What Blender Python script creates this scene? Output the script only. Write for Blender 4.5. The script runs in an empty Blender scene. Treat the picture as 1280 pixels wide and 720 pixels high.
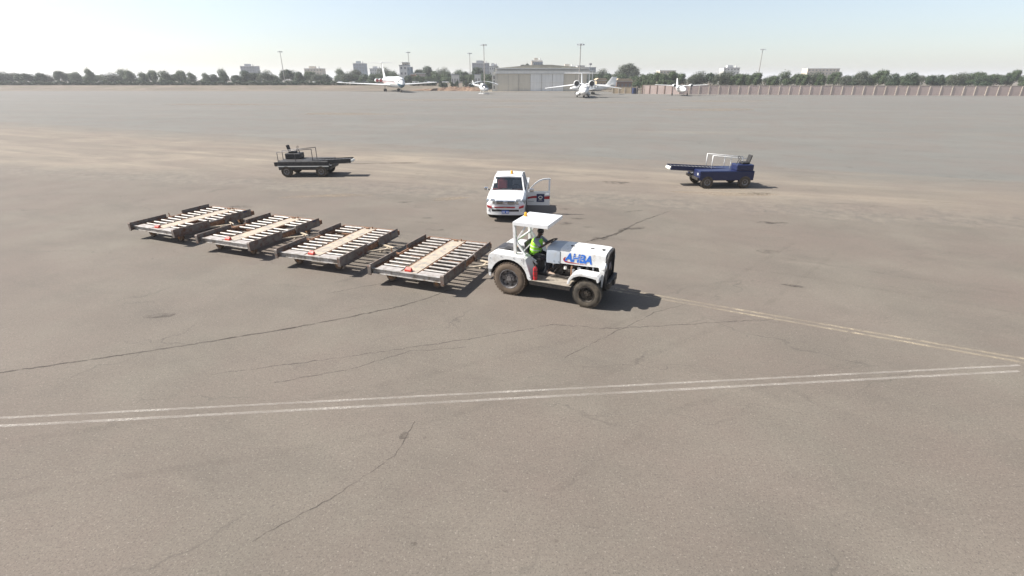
import bpy, bmesh, math, random
from mathutils import Vector, Matrix
R = math.radians
SC = bpy.context.scene
COL = SC.collection
random.seed(7)

# ------------------------------------------------------------------ helpers
def link(o, parent=None):
    COL.objects.link(o)
    if parent is not None:
        o.parent = parent
    return o

def tag(o, label=None, cat=None, group=None, kind=None):
    if label: o["label"] = label
    if cat: o["category"] = cat
    if group: o["group"] = group
    if kind: o["kind"] = kind
    return o

def thing(name, label, cat, loc=(0, 0, 0), rz=0.0, group=None, parent=None):
    o = bpy.data.objects.new(name, None)
    o.empty_display_size = 0.3
    link(o, parent)
    o.location = loc
    o.rotation_euler = (0, 0, rz)
    return tag(o, label, cat, group)

def copy_tree(o, parent=None):
    c = o.copy()
    link(c)
    if parent is not None:
        c.parent = parent
    for ch in list(o.children):
        copy_tree(ch, c)
    return c

class MB:
    """collects shapes into one bmesh"""
    def __init__(self):
        self.bm = bmesh.new(); self.mi = 0
    def m(self, i):
        self.mi = i; return self
    def face(self, vs):
        try:
            f = self.bm.faces.new(vs); f.material_index = self.mi; return f
        except ValueError:
            return None
    def box(self, c, s, rot=None):
        hx, hy, hz = s[0]/2, s[1]/2, s[2]/2
        co = [Vector((x, y, z)) for x in (-hx, hx) for y in (-hy, hy) for z in (-hz, hz)]
        if rot is not None: co = [rot @ v for v in co]
        v = [self.bm.verts.new(p + Vector(c)) for p in co]
        for f in ((0,1,3,2),(4,6,7,5),(0,4,5,1),(2,3,7,6),(0,2,6,4),(1,5,7,3)):
            self.face([v[i] for i in f])
        return self
    def b2(self, x0, x1, y0, y1, z0, z1):
        return self.box(((x0+x1)/2, (y0+y1)/2, (z0+z1)/2), (abs(x1-x0), abs(y1-y0), abs(z1-z0)))
    def beam(self, p, q, w, h, up=(0, 0, 1)):
        p = Vector(p); q = Vector(q); d = (q-p); L = d.length; d.normalize()
        u = Vector(up); s = d.cross(u)
        if s.length < 1e-4: s = d.cross(Vector((1, 0, 0)))
        s.normalize(); u = s.cross(d)
        M = Matrix((d, s, u)).transposed()
        return self.box((p+q)/2, (L, w, h), M)
    def tube(self, p, q, r, r2=None, seg=12, caps=True):
        p = Vector(p); q = Vector(q); r2 = r if r2 is None else r2
        d = (q-p).normalized(); a = Vector((0, 0, 1)) if abs(d.z) < .9 else Vector((1, 0, 0))
        u = d.cross(a).normalized(); w = d.cross(u)
        r0 = []; r1 = []
        for i in range(seg):
            t = 2*math.pi*i/seg; e = u*math.cos(t)+w*math.sin(t)
            r0.append(self.bm.verts.new(p+e*r)); r1.append(self.bm.verts.new(q+e*r2))
        for i in range(seg):
            j = (i+1) % seg
            self.face((r0[i], r0[j], r1[j], r1[i]))
        if caps:
            self.face(r0[::-1]); self.face(r1)
        return self
    def path(self, pts, r, seg=8):
        for a, b in zip(pts[:-1], pts[1:]): self.tube(a, b, r, seg=seg)
        return self
    def prism(self, pts, fn, t0, t1):
        """pts 2-D outline; fn(u,v,t)->xyz"""
        a = [self.bm.verts.new(Vector(fn(u, v, t0))) for u, v in pts]
        b = [self.bm.verts.new(Vector(fn(u, v, t1))) for u, v in pts]
        n = len(pts)
        self.face(a[::-1]); self.face(b)
        for i in range(n):
            j = (i+1) % n; self.face((a[i], a[j], b[j], b[i]))
        return self
    def prism_y(self, pts, y0, y1): return self.prism(pts, lambda u, v, t: (u, t, v), y0, y1)
    def prism_x(self, pts, x0, x1): return self.prism(pts, lambda u, v, t: (t, u, v), x0, x1)
    def prism_z(self, pts, z0, z1): return self.prism(pts, lambda u, v, t: (u, v, t), z0, z1)
    def strip(self, pts, y0, y1, th, closed=False):
        """bent plate following an x,z polyline, extruded along y, thickness th to the right of travel"""
        n = len(pts); off = []
        for i in range(n):
            a = Vector(pts[max(i-1, 0)]); b = Vector(pts[min(i+1, n-1)]); d = (b-a).normalized()
            off.append((pts[i][0]+d.y*th, pts[i][1]-d.x*th))
        return self.prism_y(list(pts)+off[::-1], y0, y1)
    def lathe(self, prof, o, axis='y', seg=24, cap=True):
        """prof [(t along axis, radius)]"""
        rings = []
        for t, r in prof:
            ring = []
            for i in range(seg):
                a = 2*math.pi*i/seg; c, s = math.cos(a)*r, math.sin(a)*r
                p = {'x': (t, c, s), 'y': (s, t, c), 'z': (c, s, t)}[axis]
                ring.append(self.bm.verts.new(Vector(p)+Vector(o)))
            rings.append(ring)
        for a, b in zip(rings[:-1], rings[1:]):
            for i in range(seg):
                j = (i+1) % seg; self.face((a[i], a[j], b[j], b[i]))
        if cap:
            if prof[0][1] > 1e-4: self.face(rings[0][::-1])
            if prof[-1][1] > 1e-4: self.face(rings[-1])
        return self
    def loft(self, loops, closed=True, cap=True):
        L = [[self.bm.verts.new(Vector(p)) for p in lp] for lp in loops]
        n = len(L[0])
        for a, b in zip(L[:-1], L[1:]):
            for i in range(n if closed else n-1):
                j = (i+1) % n; self.face((a[i], a[j], b[j], b[i]))
        if cap and closed:
            self.face(L[0][::-1]); self.face(L[-1])
        return self
    def ball(self, c, r, seg=16, rings=8):
        rr = r if hasattr(r, '__len__') else (r, r, r)
        prev = None
        for k in range(rings+1):
            ph = math.pi*k/rings
            ring = [self.bm.verts.new(Vector(c)+Vector((rr[0]*math.sin(ph)*math.cos(2*math.pi*i/seg), rr[1]*math.sin(ph)*math.sin(2*math.pi*i/seg), rr[2]*math.cos(ph)))) for i in range(seg)]
            if prev:
                for i in range(seg):
                    j = (i+1) % seg; self.face((prev[i], ring[i], ring[j], prev[j]))
            prev = ring
        return self
    def build(self, name, mats, parent=None, bevel=0, smooth=False, seg=2, auto=False):
        bm = self.bm
        bmesh.ops.remove_doubles(bm, verts=bm.verts, dist=1e-5)
        bmesh.ops.recalc_face_normals(bm, faces=bm.faces)
        me = bpy.data.meshes.new(name); bm.to_mesh(me); bm.free()
        for mm in (mats if isinstance(mats, (list, tuple)) else [mats]): me.materials.append(mm)
        if smooth:
            me.polygons.foreach_set('use_smooth', [True]*len(me.polygons))
            if auto:
                try: me.set_sharp_from_angle(angle=R(38))
                except Exception: pass
        o = bpy.data.objects.new(name, me); link(o, parent)
        if bevel:
            b = o.modifiers.new('bevel', 'BEVEL'); b.width = bevel; b.segments = seg; b.limit_method = 'ANGLE'; b.angle_limit = R(35)
        return o

# ------------------------------------------------------------------ materials
def nodes(m): return m.node_tree.nodes, m.node_tree.links
def ramp(nt, a, b, c0=(0,0,0,1), c1=(1,1,1,1)):
    r = nt.nodes.new('ShaderNodeValToRGB'); e = r.color_ramp.elements
    e[0].position = a; e[1].position = b; e[0].color = c0; e[1].color = c1
    return r
def c4(c): return (c[0], c[1], c[2], 1)

def mat(name, col, rough=.5, metal=0., col2=None, scale=3., lo=.4, hi=.65, dirt=None, dscale=5., dlo=.5, dhi=.75, bump=0., bscale=40., coat=0., spec=.5, coords='Object', stretch=None):
    m = bpy.data.materials.new(name); m.use_nodes = True
    nt = m.node_tree; n = nt.nodes; l = nt.links; P = n['Principled BSDF']
    P.inputs['Roughness'].default_value = rough; P.inputs['Metallic'].default_value = metal
    P.inputs['Base Color'].default_value = c4(col); P.inputs['Specular IOR Level'].default_value = spec
    if coat: P.inputs['Coat Weight'].default_value = coat; P.inputs['Coat Roughness'].default_value = .1
    tc = n.new('ShaderNodeTexCoord'); src = tc.outputs[coords]
    if stretch:
        mp = n.new('ShaderNodeMapping'); mp.inputs['Scale'].default_value = stretch; l.new(src, mp.inputs[0]); src = mp.outputs[0]
    oi = n.new('ShaderNodeObjectInfo'); mo = n.new('ShaderNodeVectorMath'); mo.operation = 'MULTIPLY_ADD'; l.new(oi.outputs['Random'], mo.inputs[0]); mo.inputs[1].default_value = (7, 5, 3); l.new(src, mo.inputs[2]); src = mo.outputs[0]
    cur = None
    def noise(s, d=5, r=.6):
        t = n.new('ShaderNodeTexNoise'); t.inputs['Scale'].default_value = s; t.inputs['Detail'].default_value = d; t.inputs['Roughness'].default_value = r
        l.new(src, t.inputs['Vector']); return t
    if col2:
        t = noise(scale); rp = ramp(nt, lo, hi, c4(col), c4(col2)); l.new(t.outputs['Fac'], rp.inputs[0]); cur = rp.outputs[0]
    if dirt:
        t = noise(dscale, 8, .7); rp = ramp(nt, dlo, dhi); l.new(t.outputs['Fac'], rp.inputs[0])
        mx = n.new('ShaderNodeMix'); mx.data_type = 'RGBA'; l.new(rp.outputs[0], mx.inputs['Factor'])
        if cur is not None: l.new(cur, mx.inputs['A'])
        else: mx.inputs['A'].default_value = c4(col)
        mx.inputs['B'].default_value = c4(dirt); cur = mx.outputs['Result']
        ma = n.new('ShaderNodeMapRange'); l.new(rp.outputs[0], ma.inputs[0]); ma.inputs[3].default_value = rough; ma.inputs[4].default_value = min(1, rough+.35)
        l.new(ma.outputs[0], P.inputs['Roughness'])
    if cur is not None: l.new(cur, P.inputs['Base Color'])
    if bump:
        t = noise(bscale, 4); b = n.new('ShaderNodeBump'); b.inputs['Strength'].default_value = bump; b.inputs['Distance'].default_value = .02
        l.new(t.outputs['Fac'], b.inputs['Height']); l.new(b.outputs[0], P.inputs['Normal'])
    return m

M = {}
M['white'] = mat('white_paint', (.62,.62,.61), .38, dirt=(.30,.25,.20), dscale=4.5, dlo=.50, dhi=.82, bump=.05, bscale=12)
M['white_clean'] = mat('white_vehicle_paint', (.64,.64,.64), .25, coat=.5, dirt=(.62,.58,.52), dscale=4, dlo=.55, dhi=.95)
M['greyblue'] = mat('grey_blue_paint', (.36,.40,.45), .45, dirt=(.33,.31,.29), dscale=4, dlo=.5, dhi=.85)
M['black'] = mat('black_metal', (.018,.018,.02), .6, col2=(.05,.045,.04), scale=8)
M['dark'] = mat('dark_grease', (.014,.013,.013), .55, col2=(.05,.04,.032), scale=12, bump=.3)
M['deckplate'] = mat('worn_deck_plate', (.045,.045,.05), .45, .3, col2=(.13,.12,.12), scale=4, dirt=(.2,.17,.14), dscale=9, dlo=.55, dhi=.8)
M['step'] = mat('dusty_step_plate', (.27,.235,.19), .8, col2=(.17,.145,.12), scale=6, dirt=(.12,.1,.09), dscale=12, dlo=.58, dhi=.8, bump=.2)
M['tyre'] = mat('dusty_brown_tyre', (.085,.062,.045), .9, col2=(.13,.095,.065), scale=5, bump=.2, bscale=60)
M['tyre2'] = mat('grey_tyre', (.045,.038,.03), .9, col2=(.105,.085,.062), scale=6, bump=.2, bscale=60)
M['rim_dark'] = mat('greasy_rim', (.03,.028,.027), .45, .5, col2=(.09,.075,.06), scale=9)
M['rim_grey'] = mat('grey_rim', (.22,.21,.21), .4, .5, col2=(.08,.07,.065), scale=14)
M['rust'] = mat('rusty_steel', (.16,.075,.04), .85, .1, col2=(.27,.15,.085), scale=8, dirt=(.07,.045,.035), dscale=14, dlo=.5, dhi=.7, bump=.2)
M['steel'] = mat('worn_steel', (.42,.40,.38), .5, .3, col2=(.20,.175,.15), scale=6, dirt=(.2,.12,.075), dscale=12, dlo=.55, dhi=.78)
M['roller'] = mat('roller_steel', (.27,.255,.24), .5, .4, col2=(.17,.15,.13), scale=7, dirt=(.25,.16,.10), dscale=11, dlo=.6, dhi=.8)
M['endplate'] = mat('pale_worn_plate', (.42,.39,.365), .5, .2, col2=(.30,.265,.235), scale=5, dirt=(.26,.16,.11), dscale=9, dlo=.6, dhi=.8)
M['plank'] = mat('pale_plank', (.40,.325,.245), .75, col2=(.32,.27,.21), scale=2.5, dirt=(.22,.21,.195), dscale=5, dlo=.45, dhi=.65, bump=.1)
M['guide'] = mat('brown_grey_guide', (.14,.12,.105), .7, .2, col2=(.20,.17,.15), scale=4, dirt=(.13,.055,.03), dscale=5, dlo=.48, dhi=.68)
M['drawbar'] = mat('cream_drawbar_paint', (.42,.36,.27), .6, dirt=(.25,.18,.13), dscale=8, dlo=.5, dhi=.75)
M['wheelbrown'] = mat('caster_tyre', (.19,.13,.09), .9, col2=(.12,.085,.06), scale=9)
M['orange_rust'] = mat('orange_rust', (.38,.19,.08), .85, col2=(.26,.13,.06), scale=9)
M['red'] = mat('red_paint', (.50,.045,.03), .45, dirt=(.3,.08,.05), dscale=8, dlo=.5, dhi=.8)
M['redglass'] = mat('extinguisher_red', (.42,.015,.02), .3, coat=.4)
M['blue'] = mat('logo_blue', (.02,.13,.50), .45)
M['logored'] = mat('logo_red', (.32,.015,.02), .45)
M['navy'] = mat('navy_paint', (.015,.025,.075), .4)
M['plate'] = mat('blue_plate', (.02,.09,.42), .4)
M['amber'] = mat('amber_lens', (.80,.36,.02), .2, coat=.6)
M['chrome'] = mat('chrome', (.62,.63,.65), .15, .95)
M['lens'] = mat('lamp_lens', (.55,.57,.58), .08, .3, coat=1)
M['seat'] = mat('black_seat', (.02,.019,.019), .7)
M['redseat'] = mat('red_seat_fabric', (.42,.08,.07), .9)
M['paper'] = mat('paper', (.75,.73,.66), .8)
M['grey'] = mat('grey_plastic', (.20,.20,.21), .5)
M['skin'] = mat('dark_skin', (.055,.030,.020), .5)
M['hair'] = mat('black_hair', (.010,.009,.009), .7)
M['shirt'] = mat('grey_shirt', (.22,.24,.27), .9, bump=.2, bscale=20)
M['vest'] = mat('lime_vest', (.30,.72,.04), .75, bump=.25, bscale=14)
M['reflect'] = mat('reflective_tape', (.6,.62,.55), .4)
M['trouser'] = mat('dark_trousers', (.018,.018,.022), .9, bump=.2, bscale=20)
M['shoe'] = mat('tan_shoe', (.40,.30,.23), .8)

def glass(name, tint=(.55,.6,.6), refl=.10, rough=.02):
    m = bpy.data.materials.new(name); m.use_nodes = True; nt = m.node_tree; n = nt.nodes; l = nt.links
    n.remove(n['Principled BSDF'])
    t = n.new('ShaderNodeBsdfTransparent'); t.inputs[0].default_value = c4(tint)
    g = n.new('ShaderNodeBsdfGlossy'); g.inputs['Roughness'].default_value = rough
    fr = n.new('ShaderNodeFresnel'); fr.inputs[0].default_value = 1.5
    ad = n.new('ShaderNodeMath'); ad.operation = 'ADD'; ad.inputs[1].default_value = refl; l.new(fr.outputs[0], ad.inputs[0])
    mx = n.new('ShaderNodeMixShader'); l.new(ad.outputs[0], mx.inputs[0]); l.new(t.outputs[0], mx.inputs[1]); l.new(g.outputs[0], mx.inputs[2])
    l.new(mx.outputs[0], n['Material Output'].inputs[0]); return m
M['glass'] = glass('window_glass', (.72,.76,.76), .04)
M['glass_dark'] = mat('dark_glazing', (.03,.035,.04), .15, coat=.5)

def leafmat(name, c1, c2, c3):
    m = bpy.data.materials.new(name); m.use_nodes = True; nt = m.node_tree; n = nt.nodes; l = nt.links; P = n['Principled BSDF']
    P.inputs['Roughness'].default_value = .65
    g = n.new('ShaderNodeNewGeometry'); rp = n.new('ShaderNodeValToRGB'); e = rp.color_ramp.elements
    e[0].color = c4(c1); e[1].color = c4(c3); k = e.new(.5); k.color = c4(c2)
    tc = n.new('ShaderNodeTexCoord'); t = n.new('ShaderNodeTexNoise'); t.inputs['Scale'].default_value = .35; l.new(tc.outputs['Object'], t.inputs['Vector'])
    a = n.new('ShaderNodeMath'); a.operation = 'MULTIPLY'; a.inputs[1].default_value = .5; l.new(g.outputs['Random Per Island'], a.inputs[0])
    b = n.new('ShaderNodeMath'); b.operation = 'MULTIPLY_ADD'; b.inputs[1].default_value = .55; l.new(t.outputs['Fac'], b.inputs[0]); l.new(a.outputs[0], b.inputs[2])
    l.new(b.outputs[0], rp.inputs[0]); l.new(rp.outputs[0], P.inputs['Base Color'])
    try:
        P.inputs['Subsurface Weight'].default_value = 0
    except Exception: pass
    tr = n.new('ShaderNodeBsdfTranslucent'); l.new(rp.outputs[0], tr.inputs[0])
    mx = n.new('ShaderNodeMixShader'); mx.inputs[0].default_value = .25
    l.new(P.outputs[0], mx.inputs[1]); l.new(tr.outputs[0], mx.inputs[2]); l.new(mx.outputs[0], n['Material Output'].inputs[0])
    return m
M['leaf_a'] = leafmat('leaf_green', (.024,.044,.014), (.046,.076,.024), (.085,.120,.042))
M['leaf_b'] = leafmat('leaf_dark_green', (.015,.032,.013), (.028,.054,.020), (.054,.086,.032))
M['leaf_c'] = leafmat('leaf_grey_green', (.036,.048,.028), (.06,.075,.044), (.105,.118,.072))
M['leaf_d'] = leafmat('leaf_dry', (.06,.052,.03), (.10,.085,.05), (.15,.12,.08))
M['bark'] = mat('bark', (.12,.09,.065), .9, bump=.3)
# ------------------------------------------------------------------ camera, light, sky
YH, F, CH = 98.0, 623.0, 5.9
pitch = math.atan((360-YH)/F)
cam_d = bpy.data.cameras.new('camera'); cam = bpy.data.objects.new('camera', cam_d); COL.objects.link(cam)
cam.location = (0, 0, CH); cam.rotation_euler = (math.pi/2-pitch, 0, 0)
cam_d.sensor_width = 36; cam_d.lens = 36*F/1280; cam_d.clip_start = .1; cam_d.clip_end = 12000
SC.camera = cam

SUN_EL, SUN_AZ = R(45.5), R(176)     # azimuth of the direction TOWARDS the sun, counted from +X
toward = Vector((math.cos(SUN_EL)*math.cos(SUN_AZ), math.cos(SUN_EL)*math.sin(SUN_AZ), math.sin(SUN_EL)))
ld = bpy.data.lights.new('sun', 'SUN'); ld.energy = 5.0; ld.angle = R(.55); ld.color = (1, .955, .89)
lo = bpy.data.objects.new('sun', ld); COL.objects.link(lo); lo.rotation_euler = toward.to_track_quat('Z', 'Y').to_euler(); lo.location = (0, 0, 60)
W = bpy.data.worlds.new('World'); SC.world = W; W.use_nodes = True
wn = W.node_tree.nodes; wl = W.node_tree.links; bg = wn['Background']
sky = wn.new('ShaderNodeTexSky'); sky.sky_type = 'NISHITA'; sky.sun_disc = False
sky.sun_elevation = SUN_EL; sky.sun_rotation = math.pi/2-SUN_AZ
sky.air_density = 1.0; sky.dust_density = 1.3; sky.ozone_density = 2.0; sky.altitude = 300
hsv = wn.new('ShaderNodeHueSaturation'); hsv.inputs['Saturation'].default_value = .66; wl.new(sky.outputs[0], hsv.inputs['Color'])     # dusty air: a greyer sky
wl.new(hsv.outputs[0], bg.inputs[0]); bg.inputs[1].default_value = .078
SC.view_settings.view_transform = 'Standard'; SC.view_settings.look = 'None'; SC.view_settings.gamma = 1; SC.view_settings.exposure = 1.08
SC.cycles.use_denoising = True
SC.cycles.max_bounces = 8; SC.cycles.transparent_max_bounces = 16; SC.cycles.volume_bounces = 1
SC.cycles.use_adaptive_sampling = True; SC.cycles.adaptive_threshold = .01

# ------------------------------------------------------------------ apron material
def apron_material():
    m = bpy.data.materials.new('apron_asphalt'); m.use_nodes = True; nt = m.node_tree; n = nt.nodes; l = nt.links; P = n['Principled BSDF']
    P.inputs['Roughness'].default_value = .9; P.inputs['Specular IOR Level'].default_value = .25
    g = n.new('ShaderNodeNewGeometry'); pos = g.outputs['Position']
    def noise(s, d=6, r=.6, rot=None, sc=(1,1,1), dist=0):
        mp = n.new('ShaderNodeMapping'); mp.vector_type = 'TEXTURE' if rot is not None else 'POINT'
        if rot is not None: mp.inputs['Rotation'].default_value = (0, 0, rot)
        mp.inputs['Scale'].default_value = sc; l.new(pos, mp.inputs[0])
        t = n.new('ShaderNodeTexNoise'); t.inputs['Scale'].default_value = s; t.inputs['Detail'].default_value = d; t.inputs['Roughness'].default_value = r; t.inputs['Distortion'].default_value = dist
        l.new(mp.outputs[0], t.inputs['Vector']); return t.outputs['Fac']
    def math_(op, a, b=None, c=None):
        k = n.new('ShaderNodeMath'); k.operation = op
        for i, v in enumerate((a, b, c)):
            if v is None: continue
            if isinstance(v, (int, float)): k.inputs[i].default_value = v
            else: l.new(v, k.inputs[i])
        return k.outputs[0]
    def rmp(v, a, b, c0=(0,0,0,1), c1=(1,1,1,1)):
        r = ramp(nt, a, b, c0, c1); l.new(v, r.inputs[0]); return r.outputs[0]
    def mix(f, a, b, mode='MIX'):
        k = n.new('ShaderNodeMix'); k.data_type = 'RGBA'; k.blend_type = mode
        if isinstance(f, (int, float)): k.inputs['Factor'].default_value = f
        else: l.new(f, k.inputs['Factor'])
        for nm, v in (('A', a), ('B', b)):
            if isinstance(v, tuple): k.inputs[nm].default_value = c4(v)
            else: l.new(v, k.inputs[nm])
        return k.outputs['Result']
    def band(nx, ny, c, w):            # 0 on the near side of the line, 1 beyond it
        d = n.new('ShaderNodeVectorMath'); d.operation = 'DOT_PRODUCT'; l.new(pos, d.inputs[0]); d.inputs[1].default_value = (nx, ny, 0)
        mr = n.new('ShaderNodeMapRange'); l.new(math_('ADD', d.outputs['Value'], 0), mr.inputs[0])
        mr.inputs[1].default_value = c-w; mr.inputs[2].default_value = c+w; return mr, d.outputs['Value']
    wob = noise(.25, 5, .65); wob2 = noise(.12, 6, .7)
    def band_n(nx, ny, c, w, amp):
        mr, d = band(nx, ny, c, w)
        s = math_('MULTIPLY_ADD', math_('SUBTRACT', wob, .5), amp, d); l.new(s, mr.inputs[0]); return mr.outputs[0]
    near = mix(rmp(noise(.35, 7, .62), .38, .66), (0.120,0.102,0.086), (0.148,0.128,0.107))
    near = mix(rmp(wob2, .45, .68), near, (0.132,0.106,0.090))
    far = mix(rmp(noise(.06, 7, .7, R(-10), (3,.6,1)), .35, .7), (0.126,0.120,0.110), (0.152,0.144,0.131))
    tan = mix(rmp(noise(.22, 7, .65, R(-20), (4,.8,1), 1.2), .42, .62), (0.160,0.134,0.110), (0.228,0.188,0.148))
    gravel = mix(rmp(noise(1.6, 6, .75), .4, .62), (0.120,0.104,0.090), (0.172,0.146,0.120))
    col = mix(band_n(.222, .975, 25.0, .5, 5), near, gravel)
    col = mix(band_n(.222, .975, 28.5, 1.6, 5), col, tan)
    far2 = mix(rmp(noise(.5, 6, .7, R(-20), (3,.7,1)), .5, .7), (0.140,0.126,0.110), (0.168,0.148,0.124))
    col = mix(band_n(.4, .917, 36.5, 2.5, 6), col, far2)
    col = mix(band_n(.4, .917, 41.0, .35, 1.2), col, far)
    # tan swept streaks on the grey apron and on the near part
    st = rmp(noise(.10, 6, .65, R(-8), (7,.8,1), .6), .60, .74)
    col = mix(math_('MULTIPLY', st, .55), col, (0.216,0.188,0.152))
    st2 = rmp(noise(.5, 5, .6, R(-22), (5,.6,1), .8), .63, .78)
    col = mix(math_('MULTIPLY', st2, .35), col, (0.188,0.160,0.132))
    # dark blotches and dirt
    bl = rmp(noise(.9, 6, .65), .64, .74); col = mix(math_('MULTIPLY', bl, .35), col, (0.068,0.060,0.054))
    bl2 = rmp(noise(3.5, 3, .5), .74, .80); col = mix(math_('MULTIPLY', bl2, .75), col, (0.040,0.036,0.034))
    pk_ = rmp(noise(.18, 5, .6, .4), .42, .62); col = mix(math_('MULTIPLY', pk_, .35), col, (0.140,0.108,0.094))
    gn_ = rmp(noise(.55, 6, .7, 1.1, (1,2.4,1)), .50, .68); col = mix(math_('MULTIPLY', gn_, .30), col, (0.084,0.074,0.064))
    # fine hairline cracks
    wv = n.new('ShaderNodeTexVoronoi'); wv.feature = 'DISTANCE_TO_EDGE'; wv.inputs['Scale'].default_value = .30
    mp = n.new('ShaderNodeMapping'); mp.inputs['Rotation'].default_value = (0, 0, R(20)); mp.inputs['Scale'].default_value = (.55, 1.5, 1); 
    wn_ = n.new('ShaderNodeTexNoise'); wn_.inputs['Scale'].default_value = 1.1; wn_.inputs['Detail'].default_value = 5; l.new(pos, wn_.inputs['Vector'])
    va = n.new('ShaderNodeVectorMath'); va.operation = 'MULTIPLY_ADD'; l.new(wn_.outputs['Color'], va.inputs[0]); va.inputs[1].default_value = (1.4, 1.4, 0); l.new(pos, va.inputs[2])
    l.new(va.outputs[0], mp.inputs[0]); l.new(mp.outputs[0], wv.inputs['Vector'])
    ck = rmp(wv.outputs['Distance'], .0, .007, (1,1,1,1), (0,0,0,1)); ck = math_('MULTIPLY', ck, rmp(noise(.28, 4, .6, .7), .47, .60))
    col = mix(math_('MULTIPLY', ck, .55), col, (0.056,0.050,0.044))
    # aggregate
    ag = noise(34, 3, .75); col = mix(rmp(ag, .34, .48, (1,1,1,1), (0,0,0,1)), col, mix(.5, col, (0.032,0.028,0.026)))
    ag2 = noise(26, 3, .8); col = mix(math_('MULTIPLY', rmp(ag2, .58, .74), .62), col, (0.320,0.288,0.248))
    mid = noise(11, 5, .75); col = mix(math_('MULTIPLY', rmp(mid, .35, .65), .42), col, mix(.5, col, (0.056,0.048,0.042)))
    col = mix(1.0, col, (1.08, 1.105, 1.09), 'MULTIPLY')
    l.new(col, P.inputs['Base Color'])
    b = n.new('ShaderNodeBump'); b.inputs['Strength'].default_value = .35; b.inputs['Distance'].default_value = .01; l.new(noise(60, 4, .7), b.inputs['Height']); l.new(b.outputs[0], P.inputs['Normal'])
    return m
M['apron'] = apron_material()
M['sand'] = mat('sandy_soil', (.105,.082,.062), .95, col2=(.145,.115,.085), scale=.05, dirt=(.09,.08,.05), dscale=.12, dlo=.45, dhi=.65)
M['heap'] = mat('red_soil', (.14,.082,.055), .95, col2=(.20,.135,.09), scale=.7, dirt=(.22,.17,.11), dscale=.8)

def sheet(name, x0, x1, y0, y1, z, m, nx=1, ny=1):
    b = MB(); 
    vs = [[b.bm.verts.new((x0+(x1-x0)*i/nx, y0+(y1-y0)*j/ny, z)) for i in range(nx+1)] for j in range(ny+1)]
    for j in range(ny):
        for i in range(nx): b.face((vs[j][i], vs[j][i+1], vs[j+1][i+1], vs[j+1][i]))
    o = b.build(name, m); return tag(o, kind='structure')
sheet('ground', -4000, 4000, -300, 6000, -.02, M['sand'])
# the apron: its far edge runs a little unevenly
b = MB(); far_edge = []
random.seed(3)
x = -700
while x <= 700:
    far_edge.append((x, (266 + random.uniform(-1.5, 1.5)) if x < -12 else (254 if x < 46 else 226-.05*(x-46) + random.uniform(-.5, .5)))); x += 8
b.prism([(-700, -120)]+[(700, -120)]+far_edge[::-1], lambda u, v, t: (u, v, t), -.015, 0)
apron = tag(b.build('apron', M['apron']), kind='structure')

def worn(name, col, lo=.42, hi=.5, scale=9., a_max=.85, rough=.85):
    m = bpy.data.materials.new(name); m.use_nodes = True; nt = m.node_tree; n = nt.nodes; l = nt.links; P = n['Principled BSDF']
    P.inputs['Base Color'].default_value = c4(col); P.inputs['Roughness'].default_value = rough; P.inputs['Specular IOR Level'].default_value = .2
    g = n.new('ShaderNodeNewGeometry'); t = n.new('ShaderNodeTexNoise'); t.inputs['Scale'].default_value = scale; t.inputs['Detail'].default_value = 8; t.inputs['Roughness'].default_value = .7
    l.new(g.outputs['Position'], t.inputs['Vector']); rp = ramp(nt, lo, hi, (0,0,0,1), (a_max,a_max,a_max,1)); l.new(t.outputs['Fac'], rp.inputs[0])
    t2 = n.new('ShaderNodeTexNoise'); t2.inputs['Scale'].default_value = .9; t2.inputs['Detail'].default_value = 4; l.new(g.outputs['Position'], t2.inputs['Vector'])
    r2 = ramp(nt, .32, .62, (.35,.35,.35,1), (1,1,1,1)); l.new(t2.outputs['Fac'], r2.inputs[0])
    mm = n.new('ShaderNodeMath'); mm.operation = 'MULTIPLY'; l.new(rp.outputs[0], mm.inputs[0]); l.new(r2.outputs[0], mm.inputs[1]); l.new(mm.outputs[0], P.inputs['Alpha'])
    return m
def stripmesh(name, pts, widths, z, m, jit=0., step=.25):
    """ground ribbon along a polyline, uneven edges"""
    b = MB(); P_ = [Vector((p[0], p[1])) for p in pts]; out = []
    wd = widths if hasattr(widths, '__len__') else [widths]*len(pts)
    for i in range(len(P_)-1):
        L = (P_[i+1]-P_[i]).length; k = max(1, int(L/step))
        for j in range(k): out.append((P_[i].lerp(P_[i+1], j/k), wd[i]+(wd[i+1]-wd[i])*j/k))
    out.append((P_[-1], wd[-1])); prev = None
    for i, (p, w) in enumerate(out):
        a = out[max(0, i-1)][0]; c = out[min(len(out)-1, i+1)][0]; d = (c-a).normalized(); nn = Vector((-d.y, d.x))
        o = nn*random.uniform(-jit, jit)
        j2 = .35 if jit > .01 else 0
        v1 = b.bm.verts.new((*(p+o+nn*w/2*random.uniform(1-j2, 1+j2)), z)); v2 = b.bm.verts.new((*(p+o-nn*w/2*random.uniform(1-j2, 1+j2)), z))
        if prev: b.face((prev[0], v1, v2, prev[1]))
        prev = (v1, v2)
    return tag(b.build(name, m), kind='structure')
def blob(name, x, y, rx, ry, z, m, ang=0, n=26, jit=.25):
    b = MB(); vs = []
    ph = [random.uniform(0, 6.28) for _ in range(4)]
    for i in range(n):
        t = 2*math.pi*i/n; k = 1+jit*(math.sin(2*t+ph[0])*.5+math.sin(3*t+ph[1])*.4+math.sin(5*t+ph[2])*.3)+random.uniform(-.06, .06)
        u, v = rx*k*math.cos(t), ry*k*math.sin(t)
        vs.append(b.bm.verts.new((x+u*math.cos(ang)-v*math.sin(ang), y+u*math.sin(ang)+v*math.cos(ang), z)))
    b.face(vs); return tag(b.build(name, m), kind='structure')
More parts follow.
